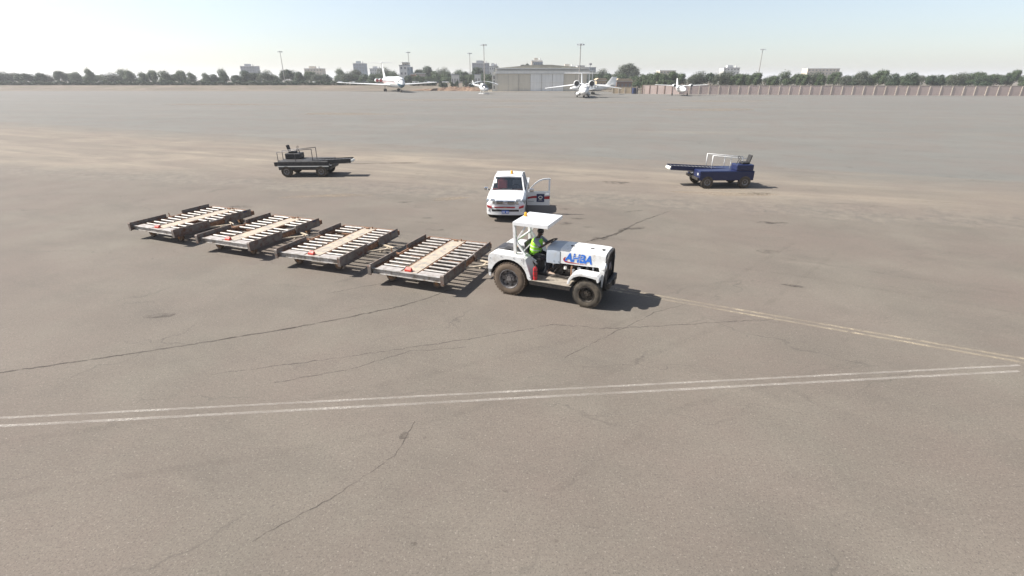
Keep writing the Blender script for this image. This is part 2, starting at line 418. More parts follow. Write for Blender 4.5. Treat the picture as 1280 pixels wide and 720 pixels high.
wp = worn('worn_white_marking', (.42,.385,.345), .26, .70, 15, .75); wp2 = worn('faint_marking', (.40,.36,.31), .42, .62, 5, .5); wp3 = worn('faint_cream_marking', (.38,.32,.235), .34, .60, 5, .75)
# near double line
def along(p, q, t): return (p[0]+(q[0]-p[0])*t, p[1]+(q[1]-p[1])*t)
A0, A1 = (-3.22, 8.28), (3.39, 8.87); B0, B1 = (-3.15, 8.04), (3.32, 8.63)
stripmesh('painted_line', [along(A0, A1, t) for t in (-1.2, 0, 1, 2.2)], .065, .004, wp, .004, .12)
stripmesh('painted_line', [along(B0, B1, t) for t in (-1.2, 0, 1, 2.2)], .075, .004, wp, .004, .12)
# faded cream double line ahead of the tractor
for off in (0, -.24):
    stripmesh('painted_line', [(1.2, 15.0+off), (3.15, 14.02+off), (4.7, 13.25+off), (12, 9.7+off)], .10, .004, wp3, .005, .12)
stripmesh('painted_line', [(-45, 63.9), (-16.16, 51.3), (12.43, 38.9), (40, 26.9)], .16, .004, wp2, .005, .5)
tar = worn('tar_crack', (.04,.034,.030), .34, .52, 7, .62); tar3 = worn('very_faint_tar', (.085,.074,.064), .40, .64, 5, .45); tyre_mark = worn('tyre_mark', (.075,.067,.06), .40, .80, 2.2, .16)
tar2 = worn('faint_tar', (.075,.065,.058), .34, .55, 6, .62); oil = worn('oil_stain', (.045,.038,.034), .40, .70, 3.2, .62)
sandm = worn('drifted_sand', (.28,.225,.165), .38, .62, 4, .7)
stripmesh('ground_crack', [(-13, 8.6), (-8, 10.4), (-5.6, 11.4), (-4.34, 12.03), (-3.14, 12.7), (-2.4, 13.3), (-1.94, 13.85), (-.9, 14.02)], [.05,.05,.06,.06,.05,.04,.03,.02], .003, tar, .02, .12)
stripmesh('ground_crack', [(1.8, 17.9), (2.47, 18.42), (3.3, 19.0), (3.7, 19.25), (4.29, 19.75), (5.2, 21.0), (5.9, 21.9), (7.0, 22.96), (7.6, 23.6)], [.02,.05,.07,.12,.14,.10,.07,.06,.02], .003, tar, .03, .12)
blob('oil_stain', 3.45, 19.05, .42, .24, .0035, oil, R(30)); blob('oil_stain', 4.75, 20.45, .42, .16, .0035, oil, R(45))
stripmesh('ground_crack', [(-6.5, 9.2), (-3.3, 10.1), (-1.2, 10.75), (.4, 11.3), (1.1, 11.6), (2.3, 11.35), (3.9, 11.5), (7, 11.9)], .028, .003, tar2, .03, .12)
stripmesh('ground_crack', [(-5, 8.9), (-3.6, 9.4), (-2.4, 10.2), (-1.1, 10.4)], .022, .003, tar2, .03, .12)
stripmesh('ground_crack', [(1.2, 9.9), (2.3, 10.9), (3.0, 11.5), (3.9, 12.3), (5, 12.9)], .022, .003, tar2, .03, .12)
stripmesh('ground_crack', [(-5.5, 13.6), (-3.9, 14.5), (-2.7, 15.4)], .03, .003, tar2, .03, .12)
stripmesh('ground_crack', [(-3.6, 5.0), (-2.7, 5.8), (-2.0, 6.7), (-1.8, 7.6)], .02, .003, tar2, .02, .1)
stripmesh('ground_crack', [(-15, 38.0), (-11, 38.1), (-9.3, 38.3), (-7, 38.9)], .25, .003, tar2, .04, .4)
blob('oil_stain', -8.1, 38.4, 1.2, .42, .0035, oil, R(5)); blob('oil_stain', -1.93, 7.2, .10, .09, .0035, oil); blob('oil_stain', -1.55, 7.15, .03, .04, .0035, oil)
random.seed(11)
for (px_, py_, rx, ry) in [(-3.25,20.4,.42,.16),(-3.9,22.3,.25,.11),(2.4,21.4,.4,.17),(3.0,22.2,.35,.14),(3.3,20.8,.28,.1),(5.3,20.6,.5,.14),(5.9,23.6,.6,.12),(2.6,24.0,.35,.12),(6.4,30.8,.9,.4),(-5.5,25.5,.4,.15),(-.1,5.9,.05,.03),(-1.35,4.95,.05,.03),(.6,5.0,.04,.03),(-8.2,17.6,.5,.2),(9.5,17.5,.5,.2),(11.5,21.5,.6,.2),(8.7,14.2,.3,.12),(-9.5,12.1,.4,.15),(13.5,27.5,.9,.3),(-13.5,24.5,.7,.2),(1.55,10.85,.05,.04),(1.7,10.9,.04,.03),(1.65,10.7,.05,.03),(3.0,9.95,.04,.03),(.9,17.2,.15,.06)]:
    blob('oil_stain', px_, py_, rx, ry, .0032, oil, random.uniform(-.4, .4))
for (px_, py_, rx, ry, an) in [(-3.3,26.3,1.1,.32,.35),(-20,158,16,5,0),(3.5,150,9,4,.1),(28,140,12,3,0),(40,108,9,4,0),(-30,95,9,3,0),(12,27.5,2.6,.5,-.2),(-10,27,2,.4,.1),(-2,118,7,2,0),(60,150,14,4,0),(-70,130,14,4,0)]:
    blob('sand_patch', px_, py_, rx, ry, .0028, sandm, an, jit=.35)
# old tyre tracks
for pts_, w_ in (([(-9, 5.5), (-3, 7.0), (2, 9.2), (7, 12.6), (12, 17.5)], .17), ([(-9, 7.0), (-3.2, 8.6), (1.6, 10.8), (6.2, 14.0), (11, 18.6)], .17), ([(-14, 22), (-6, 20.5), (1, 18.6), (9, 15.2), (16, 11)], .2), ([(-14, 23.5), (-5.6, 22.0), (1.6, 20.1), (9.6, 16.8), (17, 12.4)], .2), ([(-30, 34), (-12, 31.5), (4, 29), (24, 23)], .3), ([(-30, 36), (-12, 33.4), (4, 30.9), (24, 24.9)], .3), ([(-1.5, 3), (.2, 5.5), (3.2, 8), (8, 9.8)], .14)):
    stripmesh('tyre_track', pts_, w_, .0024, tyre_mark, .01, .4)
# tan kerb strip in front of the hangar
M['concrete'] = mat('pale_concrete', (.34,.30,.24), .9, col2=(.27,.24,.19), scale=.6)
b = MB(); b.b2(-14, 46, 253.5, 259.0, -.01, .12); tag(b.build('pavement', M['concrete']), kind='structure')
# ------------------------------------------------------------------ tow tractor
def text_mesh(body, size, m, shear=0., offset=0., ext=.003, xscale=1.):
    cu = bpy.data.curves.new('lettering', 'FONT'); cu.body = body; cu.size = size; cu.shear = shear; cu.offset = offset; cu.extrude = ext
    to = bpy.data.objects.new('lettering', cu); COL.objects.link(to)
    dg = bpy.context.evaluated_depsgraph_get(); me = bpy.data.meshes.new_from_object(to.evaluated_get(dg))
    bpy.data.objects.remove(to); bpy.data.curves.remove(cu)
    for v in me.vertices: v.co.x *= xscale
    me.materials.clear(); me.materials.append(m)
    return me

def make_wheel(root, name, x, y, r, w, side, mt, mr, lugs=36, rimr=.58, heavy=True):
    """side -1: outer face looks to -y"""
    o = thing(name, None, None, (x, y, r), parent=root)
    s = side; b = MB()
    prof = [(-w/2, rimr*r), (-w/2-.012, rimr*r+.03), (-w*.53, r*.80), (-w*.5, r*.92), (-w*.38, r*.985), (0, r), (w*.38, r*.985), (w*.5, r*.92), (w*.53, r*.80), (w/2+.012, rimr*r+.03), (w/2, rimr*r), (-w/2, rimr*r)]
    b.lathe(prof, (0,0,0), 'y', 48, cap=False)
    for i in range(lugs):
        a = 2*math.pi*i/lugs
        for sd in (-1, 1):
            aa = a+(math.pi/lugs if sd > 0 else 0)
            c = Vector((math.cos(aa)*r*.985, sd*w*.27, math.sin(aa)*r*.985))
            b.box(c, (r*.05, w*.46, 2*math.pi*r/lugs*.52), Matrix.Rotation(-aa, 3, 'Y') @ Matrix.Rotation(sd*.0, 3, 'X'))
    b.build('tyre', mt, o, smooth=True, auto=True)
    b = MB(); R0 = rimr*r
    so = s*w/2
    prof = [(so*1.05, R0*1.03), (so*1.08, R0*.97), (so*.95, R0*.93), (so*.35, R0*.86), (so*.28, R0*.60), (so*.62, R0*.52), (so*.66, R0*.30), (so*.95, R0*.27), (so*.99, R0*.0)]
    b.lathe(prof, (0,0,0), 'y', 40, cap=False)
    b.lathe([(-so*.9, R0*.95), (so*.2, R0*.9)], (0,0,0), 'y', 24)
    for i in range(8):
        a = 2*math.pi*i/8
        p = Vector((math.cos(a)*R0*.41, so*.60, math.sin(a)*R0*.41)); b.tube(p, p+Vector((0, s*.035, 0)), .018, seg=6)
    b.build('rim', mr, o, smooth=True, auto=True)
    if heavy:
        rim_o = o.children[-1]
        for i in range(8):     # dark hand holes in the disc
            b = MB(); a = 2*math.pi*(i+.5)/8; p = Vector((math.cos(a)*R0*.72, so*.40, math.sin(a)*R0*.72)); b.tube(p, p+Vector((0, s*.012, 0)), R0*.095, seg=10)
            b.build('hand_hole', M['dark'], o)
    return o

TX, TY, TA = .235, 14.345, R(-23.96)
tr = thing('tow_tractor', 'white open airport tow tractor with a flat canopy and lettered bonnet', 'tow tractor', (TX, TY, 0), TA)
YC = -.10
for sd, y in ((-1, -.76), (1, .56)):
    make_wheel(tr, 'rear_wheel', .04, y, .50, .27, sd, M['tyre'], M['rim_grey'])
for sd, y in ((-1, -.76), (1, .56)):
    make_wheel(tr, 'front_wheel', 2.37, y, .405, .21, sd, M['tyre2'], M['rim_dark'], 44, .56)
# chassis and axles
b = MB(); b.b2(-.62, 2.95, -.42, .22, .42, .66); b.b2(-.70, -.5, -.9, .7, .62, .74)
b.tube((.04, -.7, .5), (.04, .5, .5), .10); b.tube((2.37, -.7, .42), (2.37, .5, .42), .06)
b.b2(.68, 1.9, -.86, -.42, .47, .53); b.b2(.68, 1.9, -.89, -.85, .44, .56); b.b2(.68, 1.9, .22, .68, .47, .55)
b.build('chassis', M['dark'], tr, bevel=.008)
b = MB(); b.b2(.67, 1.93, -.90, -.40, .56, .585); b.build('footboard', M['step'], tr, bevel=.006)
# rear fenders: side skirt with wheel arch + bent top plate
def fender_outline():
    outer = [(-.60, .52), (-.63, .70), (-.62, 1.10), (-.585, 1.19), (-.50, 1.235), (.46, 1.215), (.55, 1.17), (.745, .60), (.72, .56)]
    arch = []
    for i in range(15):
        a = R(8 + (190-8)*i/14); arch.append((.04+.585*math.cos(a)*(1.0), .53+.575*math.sin(a)))
    return outer, [(.67, .56)]+arch+[(-.55, .52)]
for sd in (-1, 1):
    yo = YC+sd*.80; yi = YC+sd*.36
    outer, arch = fender_outline()
    b = MB(); b.prism_y(outer+arch, yo, yo-sd*.03)
    b.strip(outer[:-1], yi, yo-sd*.031, .03)
    b.build('rear_fender', M['white'], tr, bevel=.012)
b = MB(); b.b2(-.60, .40, YC-.355, YC+.355, 1.175, 1.205); b.b2(-.63, -.605, YC-.355, YC+.355, .72, 1.20); b.b2(.40, .43, YC-.355, YC+.355, .66, 1.20)
b.m(1).b2(-.35, -.05, YC-.30, YC-.02, 1.206, 1.235); b.b2(.0, .3, YC-.2, YC+.3, 1.206, 1.23)
b.build('rear_deck', [M['deckplate'], M['black']], tr, bevel=.006)
b = MB(); b.b2(-.2, .34, YC+.10, YC+.352, 1.24, 1.31); b.m(1).b2(-.12, .0, YC-.1, YC+.06, 1.24, 1.26); b.build('battery_lid', [M['white'], M['rust']], tr, bevel=.01)
for sd in (-1, 1):      # bolts and a welded seam on the fenders
    for (x, z) in ((-.54, .70), (-.54, 1.08), (-.2, 1.175), (.2, 1.17), (.44, 1.15), (.70, .66)):
        b = MB(); b.tube((x, YC+sd*.801, z), (x, YC+sd*.812, z), .014, seg=6); b.build('bolt', M['grey'], tr)
    b = MB(); b.b2(.50, .506, YC+sd*.802, YC+sd*.806, 1.02, 1.20); b.build('fender_seam', M['grey'], tr)
b = MB(); b.path([(-.58, YC-.3, 1.21), (-.4, YC-.36, 1.25), (-.1, YC-.3, 1.24), (.2, YC-.34, 1.22)], .012, 6); b.build('cable', M['black'], tr, smooth=True)
for sd in (-1, 1):
    b = MB(); b.b2(-.655, -.632, YC+sd*.68-.06, YC+sd*.68+.06, .92, 1.0); b.build('tail_lamp', M['redglass'], tr, bevel=.006)
# canopy
b = MB(); x0, x1, y0, y1 = .09, 1.14, YC-.63, YC+.63
b.b2(x0, x1, y0, y1, 2.165, 2.185)
for a in ((x0, x1, y0, y0+.02), (x0, x1, y1-.02, y1)): b.b2(*a, 2.08, 2.164)
for a in ((x0, x0+.02), (x1-.02, x1)): b.b2(a[0], a[1], y0+.021, y1-.021, 2.08, 2.164)
b.build('canopy_roof', M['white_clean'], tr, bevel=.006)
for sd in (-1, 1):
    y = YC+sd*.56
    b = MB(); b.beam((.15, y, 1.20), (.11, y, 2.164), .085, .085, (1,0,0)); b.build('canopy_post', M['white'], tr, bevel=.008)
    b = MB(); b.beam((.17, y, 1.62), (.50, y, 2.14), .05, .05); b.build('canopy_brace', M['white'], tr, bevel=.005)
    b = MB(); b.beam((.17, y, 1.60), (.46, y, 1.225), .06, .06); b.build('canopy_brace', M['white'], tr, bevel=.005)
b = MB(); b.beam((.14, YC-.52, 1.60), (.14, YC+.52, 1.60), .05, .05); b.build('canopy_crossbar', M['white'], tr, bevel=.005)
b = MB(); b.lathe([(0, .055), (.02, .055), (.021, .045), (.09, .042), (.115, .02), (.12, 0)], (.18, .0, 2.186), 'z', 18); b.build('beacon', M['amber'], tr, smooth=True, auto=True)
# seat
b = MB(); b.b2(.42, .86, YC-.26, YC+.22, .98, 1.09); b.build('seat', M['seat'], tr, bevel=.03, seg=3)
b = MB(); b.beam((.42, YC-.02, 1.06), (.30, YC-.02, 1.50), .46, .08, (1,0,0)); b.build('seat_backrest', M['seat'], tr, bevel=.03, seg=3)
b = MB(); b.b2(.46, .80, YC-.20, YC+.16, .66, .975); b.build('seat_box', M['black'], tr, bevel=.01)
b = MB(); b.beam((.74, YC-.34, .92), (.56, YC-.34, 1.06), .05, .03); b.beam((.30, YC-.36, 1.24), (.52, YC-.34, 1.50), .035, .035); b.beam((.30, YC-.36, 1.24), (.72, YC-.36, 1.02), .035, .035)
b.build('seat_rail', M['white'], tr, bevel=.006)
# bonnet
def hood_loop(x, hw, zb, zt, r=.12, tilt=0.0):
    pts = [(-hw, zb)]
    pts.append((-hw, zb+(zt-zb)*.45))
    for i in range(7):
        a = R(180-90*i/6); pts.append((-(hw-r)+r*math.cos(a)*1.0, zt-r*.8+r*.8*math.sin(a)-.02))
    pts.append((0, zt))
    full = pts + [(-p[0], p[1]) for p in pts[:-1][::-1]]
    return [(x, YC+p[0], p[1]) for p in full]
b = MB(); b.loft([hood_loop(1.46, .415, 1.08, 1.53, .10), hood_loop(1.9, .415, 1.085, 1.535, .10), hood_loop(2.4, .415, 1.10, 1.535, .10), hood_loop(2.80, .415, 1.115, 1.53, .10), hood_loop(2.86, .41, 1.12, 1.52)])
b.build('hood', M['white'], tr, smooth=True, auto=True)
b = MB(); b.loft([hood_loop(1.02, .34, 1.08, 1.46), hood_loop(1.05, .405, 1.04, 1.515, .14), hood_loop(1.28, .415, 1.04, 1.535, .14), hood_loop(1.457, .405, 1.06, 1.535)])
b.build('cowl', M['greyblue'], tr, smooth=True, auto=True)
for x, y in ((1.72, -.10), (2.30, -.12)):
    b = MB(); b.b2(x-.05, x+.05, YC+y-.03, YC+y+.03, 1.525, 1.545); b.build('hood_slot', M['black'], tr, bevel=.008)
b = MB()
b.b2(2.60, 2.72, YC-.12, YC-.05, 1.525, 1.545); b.b2(2.63, 2.69, YC-.16, YC-.12, 1.525, 1.56); b.build('hood_slot', M['black'], tr, bevel=.008)
b = MB(); b.tube((1.28, YC-.418, 1.12), (1.28, YC-.424, 1.12), .012); b.tube((1.42, YC-.414, 1.11), (1.42, YC-.42, 1.11), .012); b.beam((1.46, YC-.417, 1.07), (1.46, YC-.417, 1.42), .012, .008, (0, 1, 0)); b.build('cowl_seam', M['black'], tr)
# side post and radiator surround
for sd in (-1, 1):
    y = YC+sd*.43
    b = MB(); b.prism_y([(2.62, 1.12), (2.88, 1.14), (2.86, .98), (2.80, .52), (2.755, .52), (2.745, .84), (2.64, .90), (2.66, 1.0)], y, y-sd*.03); b.build('side_plate', M['white'], tr, bevel=.006)
b = MB()
fr = [(-.43, .52), (-.44, 1.20), (-.40, 1.40), (-.28, 1.50), (.28, 1.50), (.40, 1.40), (.44, 1.20), (.43, .52)]
inn = [(.36, .56), (.37, 1.18), (.33, 1.34), (.25, 1.44), (-.25, 1.44), (-.33, 1.34), (-.37, 1.18), (-.36, .56)]
for i in range(7):
    q = [fr[i], fr[i+1], inn[6-i], inn[7-i]]; b.prism(q, lambda u, v, t: (t, YC+u, v), 2.87, 2.955)
b.build('grille_surround', M['black'], tr)
b = MB(); b.b2(2.80, 2.84, YC-.38, YC+.38, .56, 1.46)
for i in range(18):
    y = YC-.34+i*.04; b.b2(2.842, 2.87, y-.007, y+.007, .60, 1.38)
b.build('radiator_grille', M['dark'], tr)
b = MB(); b.b2(2.958, 2.972, YC-.30, YC-.06, 1.04, 1.22); b.build('badge_plate', M['navy'], tr, bevel=.004)
b = MB()
for i in range(6): b.b2(2.872, 2.884, YC-.36+i*.03, YC-.345+i*.03, 1.20, 1.36)
b.build('grille_bar', M['steel'], tr)
for sd in (-1, 1):
    y = YC+sd*.50
    b = MB(); b.lathe([(-.10, .03), (-.08, .085), (.0, .115), (.05, .118), (.055, .108)], (2.86, y, 1.17), 'x', 22, cap=False); b.lathe([(-.10, .0), (-.0999, .03)], (2.86, y, 1.17), 'x', 22, cap=False)
    b.tube((2.82, y-sd*.10, 1.10), (2.84, y, 1.15), .02)
    hl = b.build('headlight', M['white'], tr, smooth=True, auto=True)
    b = MB(); b.lathe([(.0, .107), (.035, .09), (.055, .0)], (2.905, y, 1.17), 'x', 22); b.build('headlight_lens', M['lens'], hl, smooth=True)
# front fenders
def arc(cx, cz, rx, rz, a0, a1, n): return [(cx+rx*math.cos(R(a0+(a1-a0)*i/(n-1))), cz+rz*math.sin(R(a0+(a1-a0)*i/(n-1)))) for i in range(n)]
for sd in (-1, 1):
    yo = YC+sd*.80; yi = YC+sd*.43
    top = [(1.80, .64), (1.84, .80), (1.93, .93), (2.06, .99), (2.20, 1.005), (2.62, .985), (2.70, .93), (2.70, .82)]
    inn_ = [(2.65, .80), (2.62, .88), (2.54, .90), (2.30, .93), (2.14, .92), (1.99, .86), (1.90, .76), (1.86, .64)]
    b = MB(); b.prism_y(top+inn_, yo, yo-sd*.025); b.strip(top, yi, yo-sd*.026, .025)
    b.build('front_fender', M['white'], tr, bevel=.01)
# engine bay
b = MB(); b.b2(1.55, 2.45, YC-.22, YC+.22, .62, 1.02); b.b2(1.7, 2.4, YC-.16, YC+.16, 1.02, 1.13)
for i in range(4): b.tube((1.72+i*.19, YC-.22, .80), (1.72+i*.19, YC-.36, .86), .028, seg=8)
b.tube((1.62, YC-.33, .88), (2.45, YC-.33, .92), .035); b.tube((2.5, YC-.30, .60), (2.5, YC-.30, 1.1), .03); b.tube((1.15, YC-.2, .6), (1.5, YC-.25, 1.05), .03)
b.tube((2.05, YC-.36, .66), (2.05, YC-.36, .84), .06, seg=14); b.b2(1.2, 1.5, YC-.2, YC+.2, .6, .95); b.b2(2.50, 2.64, YC-.33, YC+.33, .62, 1.10)
b.path([(1.15, YC-.36, .62), (1.35, YC-.40, .70), (1.6, YC-.36, .64), (1.8, YC-.38, .72)], .016, 6)
b.build('engine', M['dark'], tr, bevel=.008)
b = MB(); b.tube((1.60, YC-.34, .90), (1.60, YC-.34, .99), .045, seg=14); b.build('fluid_bottle', M['paper'], tr, smooth=True, auto=True)
for p_, q_, r_ in (((2.02, YC-.30, .96), (2.02, YC-.40, .98), .055), ((2.22, YC-.26, .80), (2.22, YC-.26, 1.08), .04), ((1.86, YC-.40, .95), (1.86, YC-.40, .66), .035), ((2.42, YC-.40, 1.09), (2.44, YC-.40, .88), .022)):
    b = MB(); b.tube(p_, q_, r_, seg=14); b.build('engine_pipe', M['grey'], tr, smooth=True, auto=True)
b = MB(); b.tube((1.80, YC-.37, .68), (1.80, YC-.37, 1.04), .032, seg=10); b.build('hose', M['rust'], tr, smooth=True, auto=True)
b = MB(); b.beam((3.02, YC-.46, .62), (3.02, YC+.46, .62), .14, .20); b.b2(2.82, 2.95, YC-.30, YC-.20, .52, .62); b.b2(2.82, 2.95, YC+.2, YC+.3, .52, .62); b.b2(3.092, 3.15, YC-.12, YC+.12, .52, .70)
b.build('bumper', M['dark'], tr, bevel=.02)
# steering
b = MB(); b.tube((1.22, YC, 1.20), (1.02, YC, 1.56), .022); b.build('steering_column', M['black'], tr, smooth=True, auto=True)
b = MB(); ax = Vector((-.42, 0, .9)).normalized(); u = Vector((0, 1, 0)); w = ax.cross(u); c = Vector((1.03, YC, 1.555)); ps = [c+u*.19*math.cos(2*math.pi*i/20)+w*.19*math.sin(2*math.pi*i/20) for i in range(21)]
b.path(ps, .014, 6)
for i in (0, 7, 13): b.tube(c, ps[i], .010, seg=6)
b.build('steering_wheel', M['black'], tr, smooth=True)
b = MB(); b.path([(.9, YC-.25, .59), (.95, YC-.25, .75), (1.02, YC-.24, .98)], .012, 6); b.ball((1.02, YC-.24, 1.0), .025, 8, 5); b.build('gear_lever', M['steel'], tr, smooth=True)
# tow hitch
b = MB(); b.b2(-.86, -.66, YC-.10, YC+.10, .44, .56); b.b2(-.80, -.705, YC-.16, YC+.16, .36, .64); b.tube((-.84, YC, .36), (-.84, YC, .66), .02); b.build('tow_hitch', M['black'], tr, bevel=.008)
# lettering on the bonnet flank: blue capitals with cut lines, red swoosh below
for sd in (-1,):
    yf = YC+sd*.418
    me = text_mesh('AHBA', .33, M['blue'], .22, .005, .002, .88)
    bmx = bmesh.new(); bmx.from_mesh(me); src = bmx.verts[:] + bmx.edges[:] + bmx.faces[:]
    for k, (dx_, dz_) in enumerate(((.012, 0), (.006, .008), (.006, -.006))):
        r_ = bmesh.ops.duplicate(bmx, geom=src); vs_ = [e for e in r_['geom'] if isinstance(e, bmesh.types.BMVert)]
        for v_ in vs_: v_.co += Vector((dx_, dz_, .0006*(k+1)))
    bmx.to_mesh(me); bmx.free()
    lt = bpy.data.objects.new('lettering', me); link(lt, tr); lt.location = (1.60, yf-.002, 1.18); lt.rotation_euler = (R(90), 0, 0)
    b = MB()
    for z in (1.262, 1.312, 1.362): b.b2(1.80, 2.13, yf-.007, yf-.0045, z-.004, z+.004)
    b.build('letter_slit', M['white'], tr)
    b = MB(); n = 16; up = []; dn = []
    for i in range(n+1):
        t = i/n; a = R(105+165*t) if t < .45 else None
        if t < .45:
            a = R(110+150*(t/.45)); cx, cz = 1.655, 1.21; r = .105; up.append((cx+r*math.cos(a), cz+r*.75*math.sin(a))); r2 = r-.045*min(1, t/.2); dn.append((cx+r2*math.cos(a)+.01, cz+r2*.75*math.sin(a)))
        else:
            s_ = (t-.45)/.55; up.append((1.64+.60*s_, 1.131-.01*math.sin(s_*3.1)+.012*s_)); dn.append((1.66+.58*s_, 1.162-.018*s_-.012*math.sin(s_*3.1)))
    for i in range(n): b.prism([up[i], up[i+1], dn[i+1], dn[i]], lambda u_, v_, t_: (u_, t_, v_), yf-.003, yf+.0015)
    b.build('swoosh', M['logored'], tr)

# the nose is short: draw everything ahead of the front axle in
done = set()
for ch in tr.children_recursive:
    if ch.type == 'MESH' and ch.parent.name.split('.')[0] not in ('front_wheel', 'rear_wheel') and ch.data.name not in done and not ch.name.startswith(('lettering', 'swoosh', 'front_fender', 'footboard')):
        done.add(ch.data.name)
        for v in ch.data.vertices:
            if v.co.x > 2.45: v.co.x = 2.45+(v.co.x-2.45)*.74
# fire extinguisher strapped beside the step
fe = thing('fire_extinguisher', 'red fire extinguisher standing on the tractor step against the rear fender', 'fire extinguisher', (0, 0, 0))
fe.location = (TX+math.cos(TA)*.83-math.sin(TA)*-.82, TY+math.sin(TA)*.83+math.cos(TA)*-.82, .586); fe.rotation_euler = (0, 0, TA)
b = MB(); b.lathe([(0, .055), (.01, .064), (.33, .064), (.375, .048), (.40, .022), (.42, .02)], (0, 0, 0), 'z', 20); b.build('cylinder_body', M['redglass'], fe, smooth=True, auto=True)
b = MB(); b.tube((0,0,.42), (0,0,.45), .018); b.beam((-.02,0,.455), (.07,0,.475), .018, .012); b.beam((-.02,0,.47), (.07,0,.505), .018, .01); b.path([(0, -.02, .435), (0, -.075, .41), (0, -.08, .2), (0, -.072, .14)], .009, 6); b.build('valve_handle', M['black'], fe)
b = MB(); b.lathe([(.12, .0655), (.14, .0655)], (0,0,0), 'z', 20, cap=False); b.build('strap', M['black'], fe)
b = MB(); b.lathe([(.26, .0655), (.28, .0655)], (0,0,0), 'z', 20, cap=False); b.build('strap', M['black'], fe)

# ------------------------------------------------------------------ driver
def skin_body(name, verts, edges, rad, m, parent, sub=2, root=0):
    me = bpy.data.meshes.new(name); me.from_pydata([Vector(v) for v in verts], edges, []); me.materials.append(m)
    o = bpy.data.objects.new(name, me); link(o, parent)
    bpy.context.view_layer.objects.active = o
    sk = o.modifiers.new('skin', 'SKIN'); sk.use_smooth_shade = True
    if not me.skin_vertices: 
        dg = bpy.context.evaluated_depsgraph_get()
    lay = me.skin_vertices[0] if len(me.skin_vertices) else None
    if lay is None:
        bm = bmesh.new(); bm.from_mesh(me); bm.verts.layers.skin.verify(); bm.to_mesh(me); bm.free(); lay = me.skin_vertices[0]
    for i, r in enumerate(rad):
        lay.data[i].radius = r if hasattr(r, '__len__') else (r, r); lay.data[i].use_root = (i == root)
    s = o.modifiers.new('subsurf', 'SUBSURF'); s.levels = sub; s.render_levels = sub
    return o
def person(loc, rz, joints, label, group=None, hat=None):
    """joints: dict of named points; builds body, shirt, trousers, shoes, vest, hair"""
    p = thing('person', label, 'person', loc, rz, group)
    J = {k: Vector(v) for k, v in joints.items()}
    V = []; E = []; Rr = []
    def add(pt, r, prev=None):
        V.append(pt); Rr.append(r)
        if prev is not None: E.append((prev, len(V)-1))
        return len(V)-1
    pel = add(J['pelvis'], (.10, .10)); wst = add(J['pelvis'].lerp(J['chest'], .45), (.105, .09), pel); ch = add(J['chest'], (.12, .09), wst)
    nb = add(J['neck'], .052, ch); hb = add(J['neck'].lerp(J['head'], .42), .050, nb)
    hc = add(J['head'], (.090, .100), hb); ht = add(J['head']+(J['head']-J['neck']).normalized()*.085, (.060, .070), hc)
    for s in ('l', 'r'):
        sh = add(J['sh_'+s], .058, ch); el = add(J['el_'+s], .040, sh); wr = add(J['wr_'+s], .026, el)
        hn = add(J['ha_'+s], (.036, .018), wr)
        d = (J['ha_'+s]-J['wr_'+s]).normalized(); up = Vector((0, 0, 1)); side = d.cross(up).normalized(); fo = (d*.5-up*.85).normalized()
        for k in range(4):
            f0 = add(J['ha_'+s]+side*(k-1.5)*.021+d*.035, .0095, hn); f1 = add(V[f0]+(d*.7-up*.5).normalized()*.030, .009, f0); add(V[f1]+fo*.028*(1 if k < 3 else .8), .0075, f1)
        sg = 1 if s == 'r' else -1
        t0 = add(J['wr_'+s].lerp(J['ha_'+s], .5)-side*.03*sg, .011, hn); add(V[t0]+(d*.5-up*.5-side*.3*sg).normalized()*.035, .009, t0)
        hp = add(J['hip_'+s], .085, pel); kn = add(J['kn_'+s], .058, hp); an = add(J['an_'+s], .038, kn); add(J['to_'+s], (.035, .028), an)
    skin_body('body', V, E, Rr, M['skin'], p)
    # face: nose, ears, eyes as children of nothing else but the person
    f = J['face'].normalized(); upv = (J['head']-J['neck']).normalized(); upv = (upv-f*upv.dot(f)).normalized(); sv = f.cross(upv)
    hd = J['head']+upv*.02
    b = MB(); b.ball(hd+f*.088-upv*.02, (.014, .012, .020), 8, 6); b.build('nose', M['skin'], p, smooth=True)
    for k in (-1, 1):
        b = MB(); b.ball(hd+sv*.080*k-upv*.015, (.018, .012, .030), 8, 6); b.build('ear', M['skin'], p, smooth=True)
        b = MB(); b.ball(hd+sv*.030*k+f*.086+upv*.004, .009, 8, 6); b.build('eye', M['paper'], p, smooth=True)
    b = MB(); b.ball(hd+upv*.028-f*.020, (.100, .095, .092), 16, 10)
    b.build('hair', M['hair'], p, smooth=True)
    # shirt with sleeves to the elbow
    V2 = [J['pelvis'], J['pelvis'].lerp(J['chest'], .45), J['chest'], J['neck'].lerp(J['chest'], .25)]; E2 = [(0,1),(1,2),(2,3)]; R2 = [(.145,.115), (.150,.115), (.155,.115), (.065,.065)]
    for s in ('l', 'r'):
        k = len(V2); V2 += [J['sh_'+s], J['sh_'+s].lerp(J['el_'+s], .55), J['el_'+s].lerp(J['wr_'+s], .12)]; E2 += [(2, k), (k, k+1), (k+1, k+2)]; R2 += [.078, .066, .058]
    skin_body('shirt', V2, E2, R2, M['shirt'], p)
    # vest over the trunk
    ax = (J['chest']-J['pelvis']).normalized(); side = (J['sh_l']-J['sh_r']).normalized(); fw = side.cross(ax)
    loops = []
    for t, w, d_ in ((-.10, .215, .165), (.2, .220, .175), (.55, .222, .175), (.85, .230, .165), (1.08, .225, .145), (1.26, .14, .105)):
        c = J['pelvis']+(J['chest']-J['pelvis'])*t
        loops.append([c+side*w*math.cos(2*math.pi*i/20)*1.0+fw*d_*math.sin(2*math.pi*i/20) for i in range(20)])
    b = MB(); b.loft(loops); v = b.build('vest', M['vest'], p, smooth=True)
    b = MB()
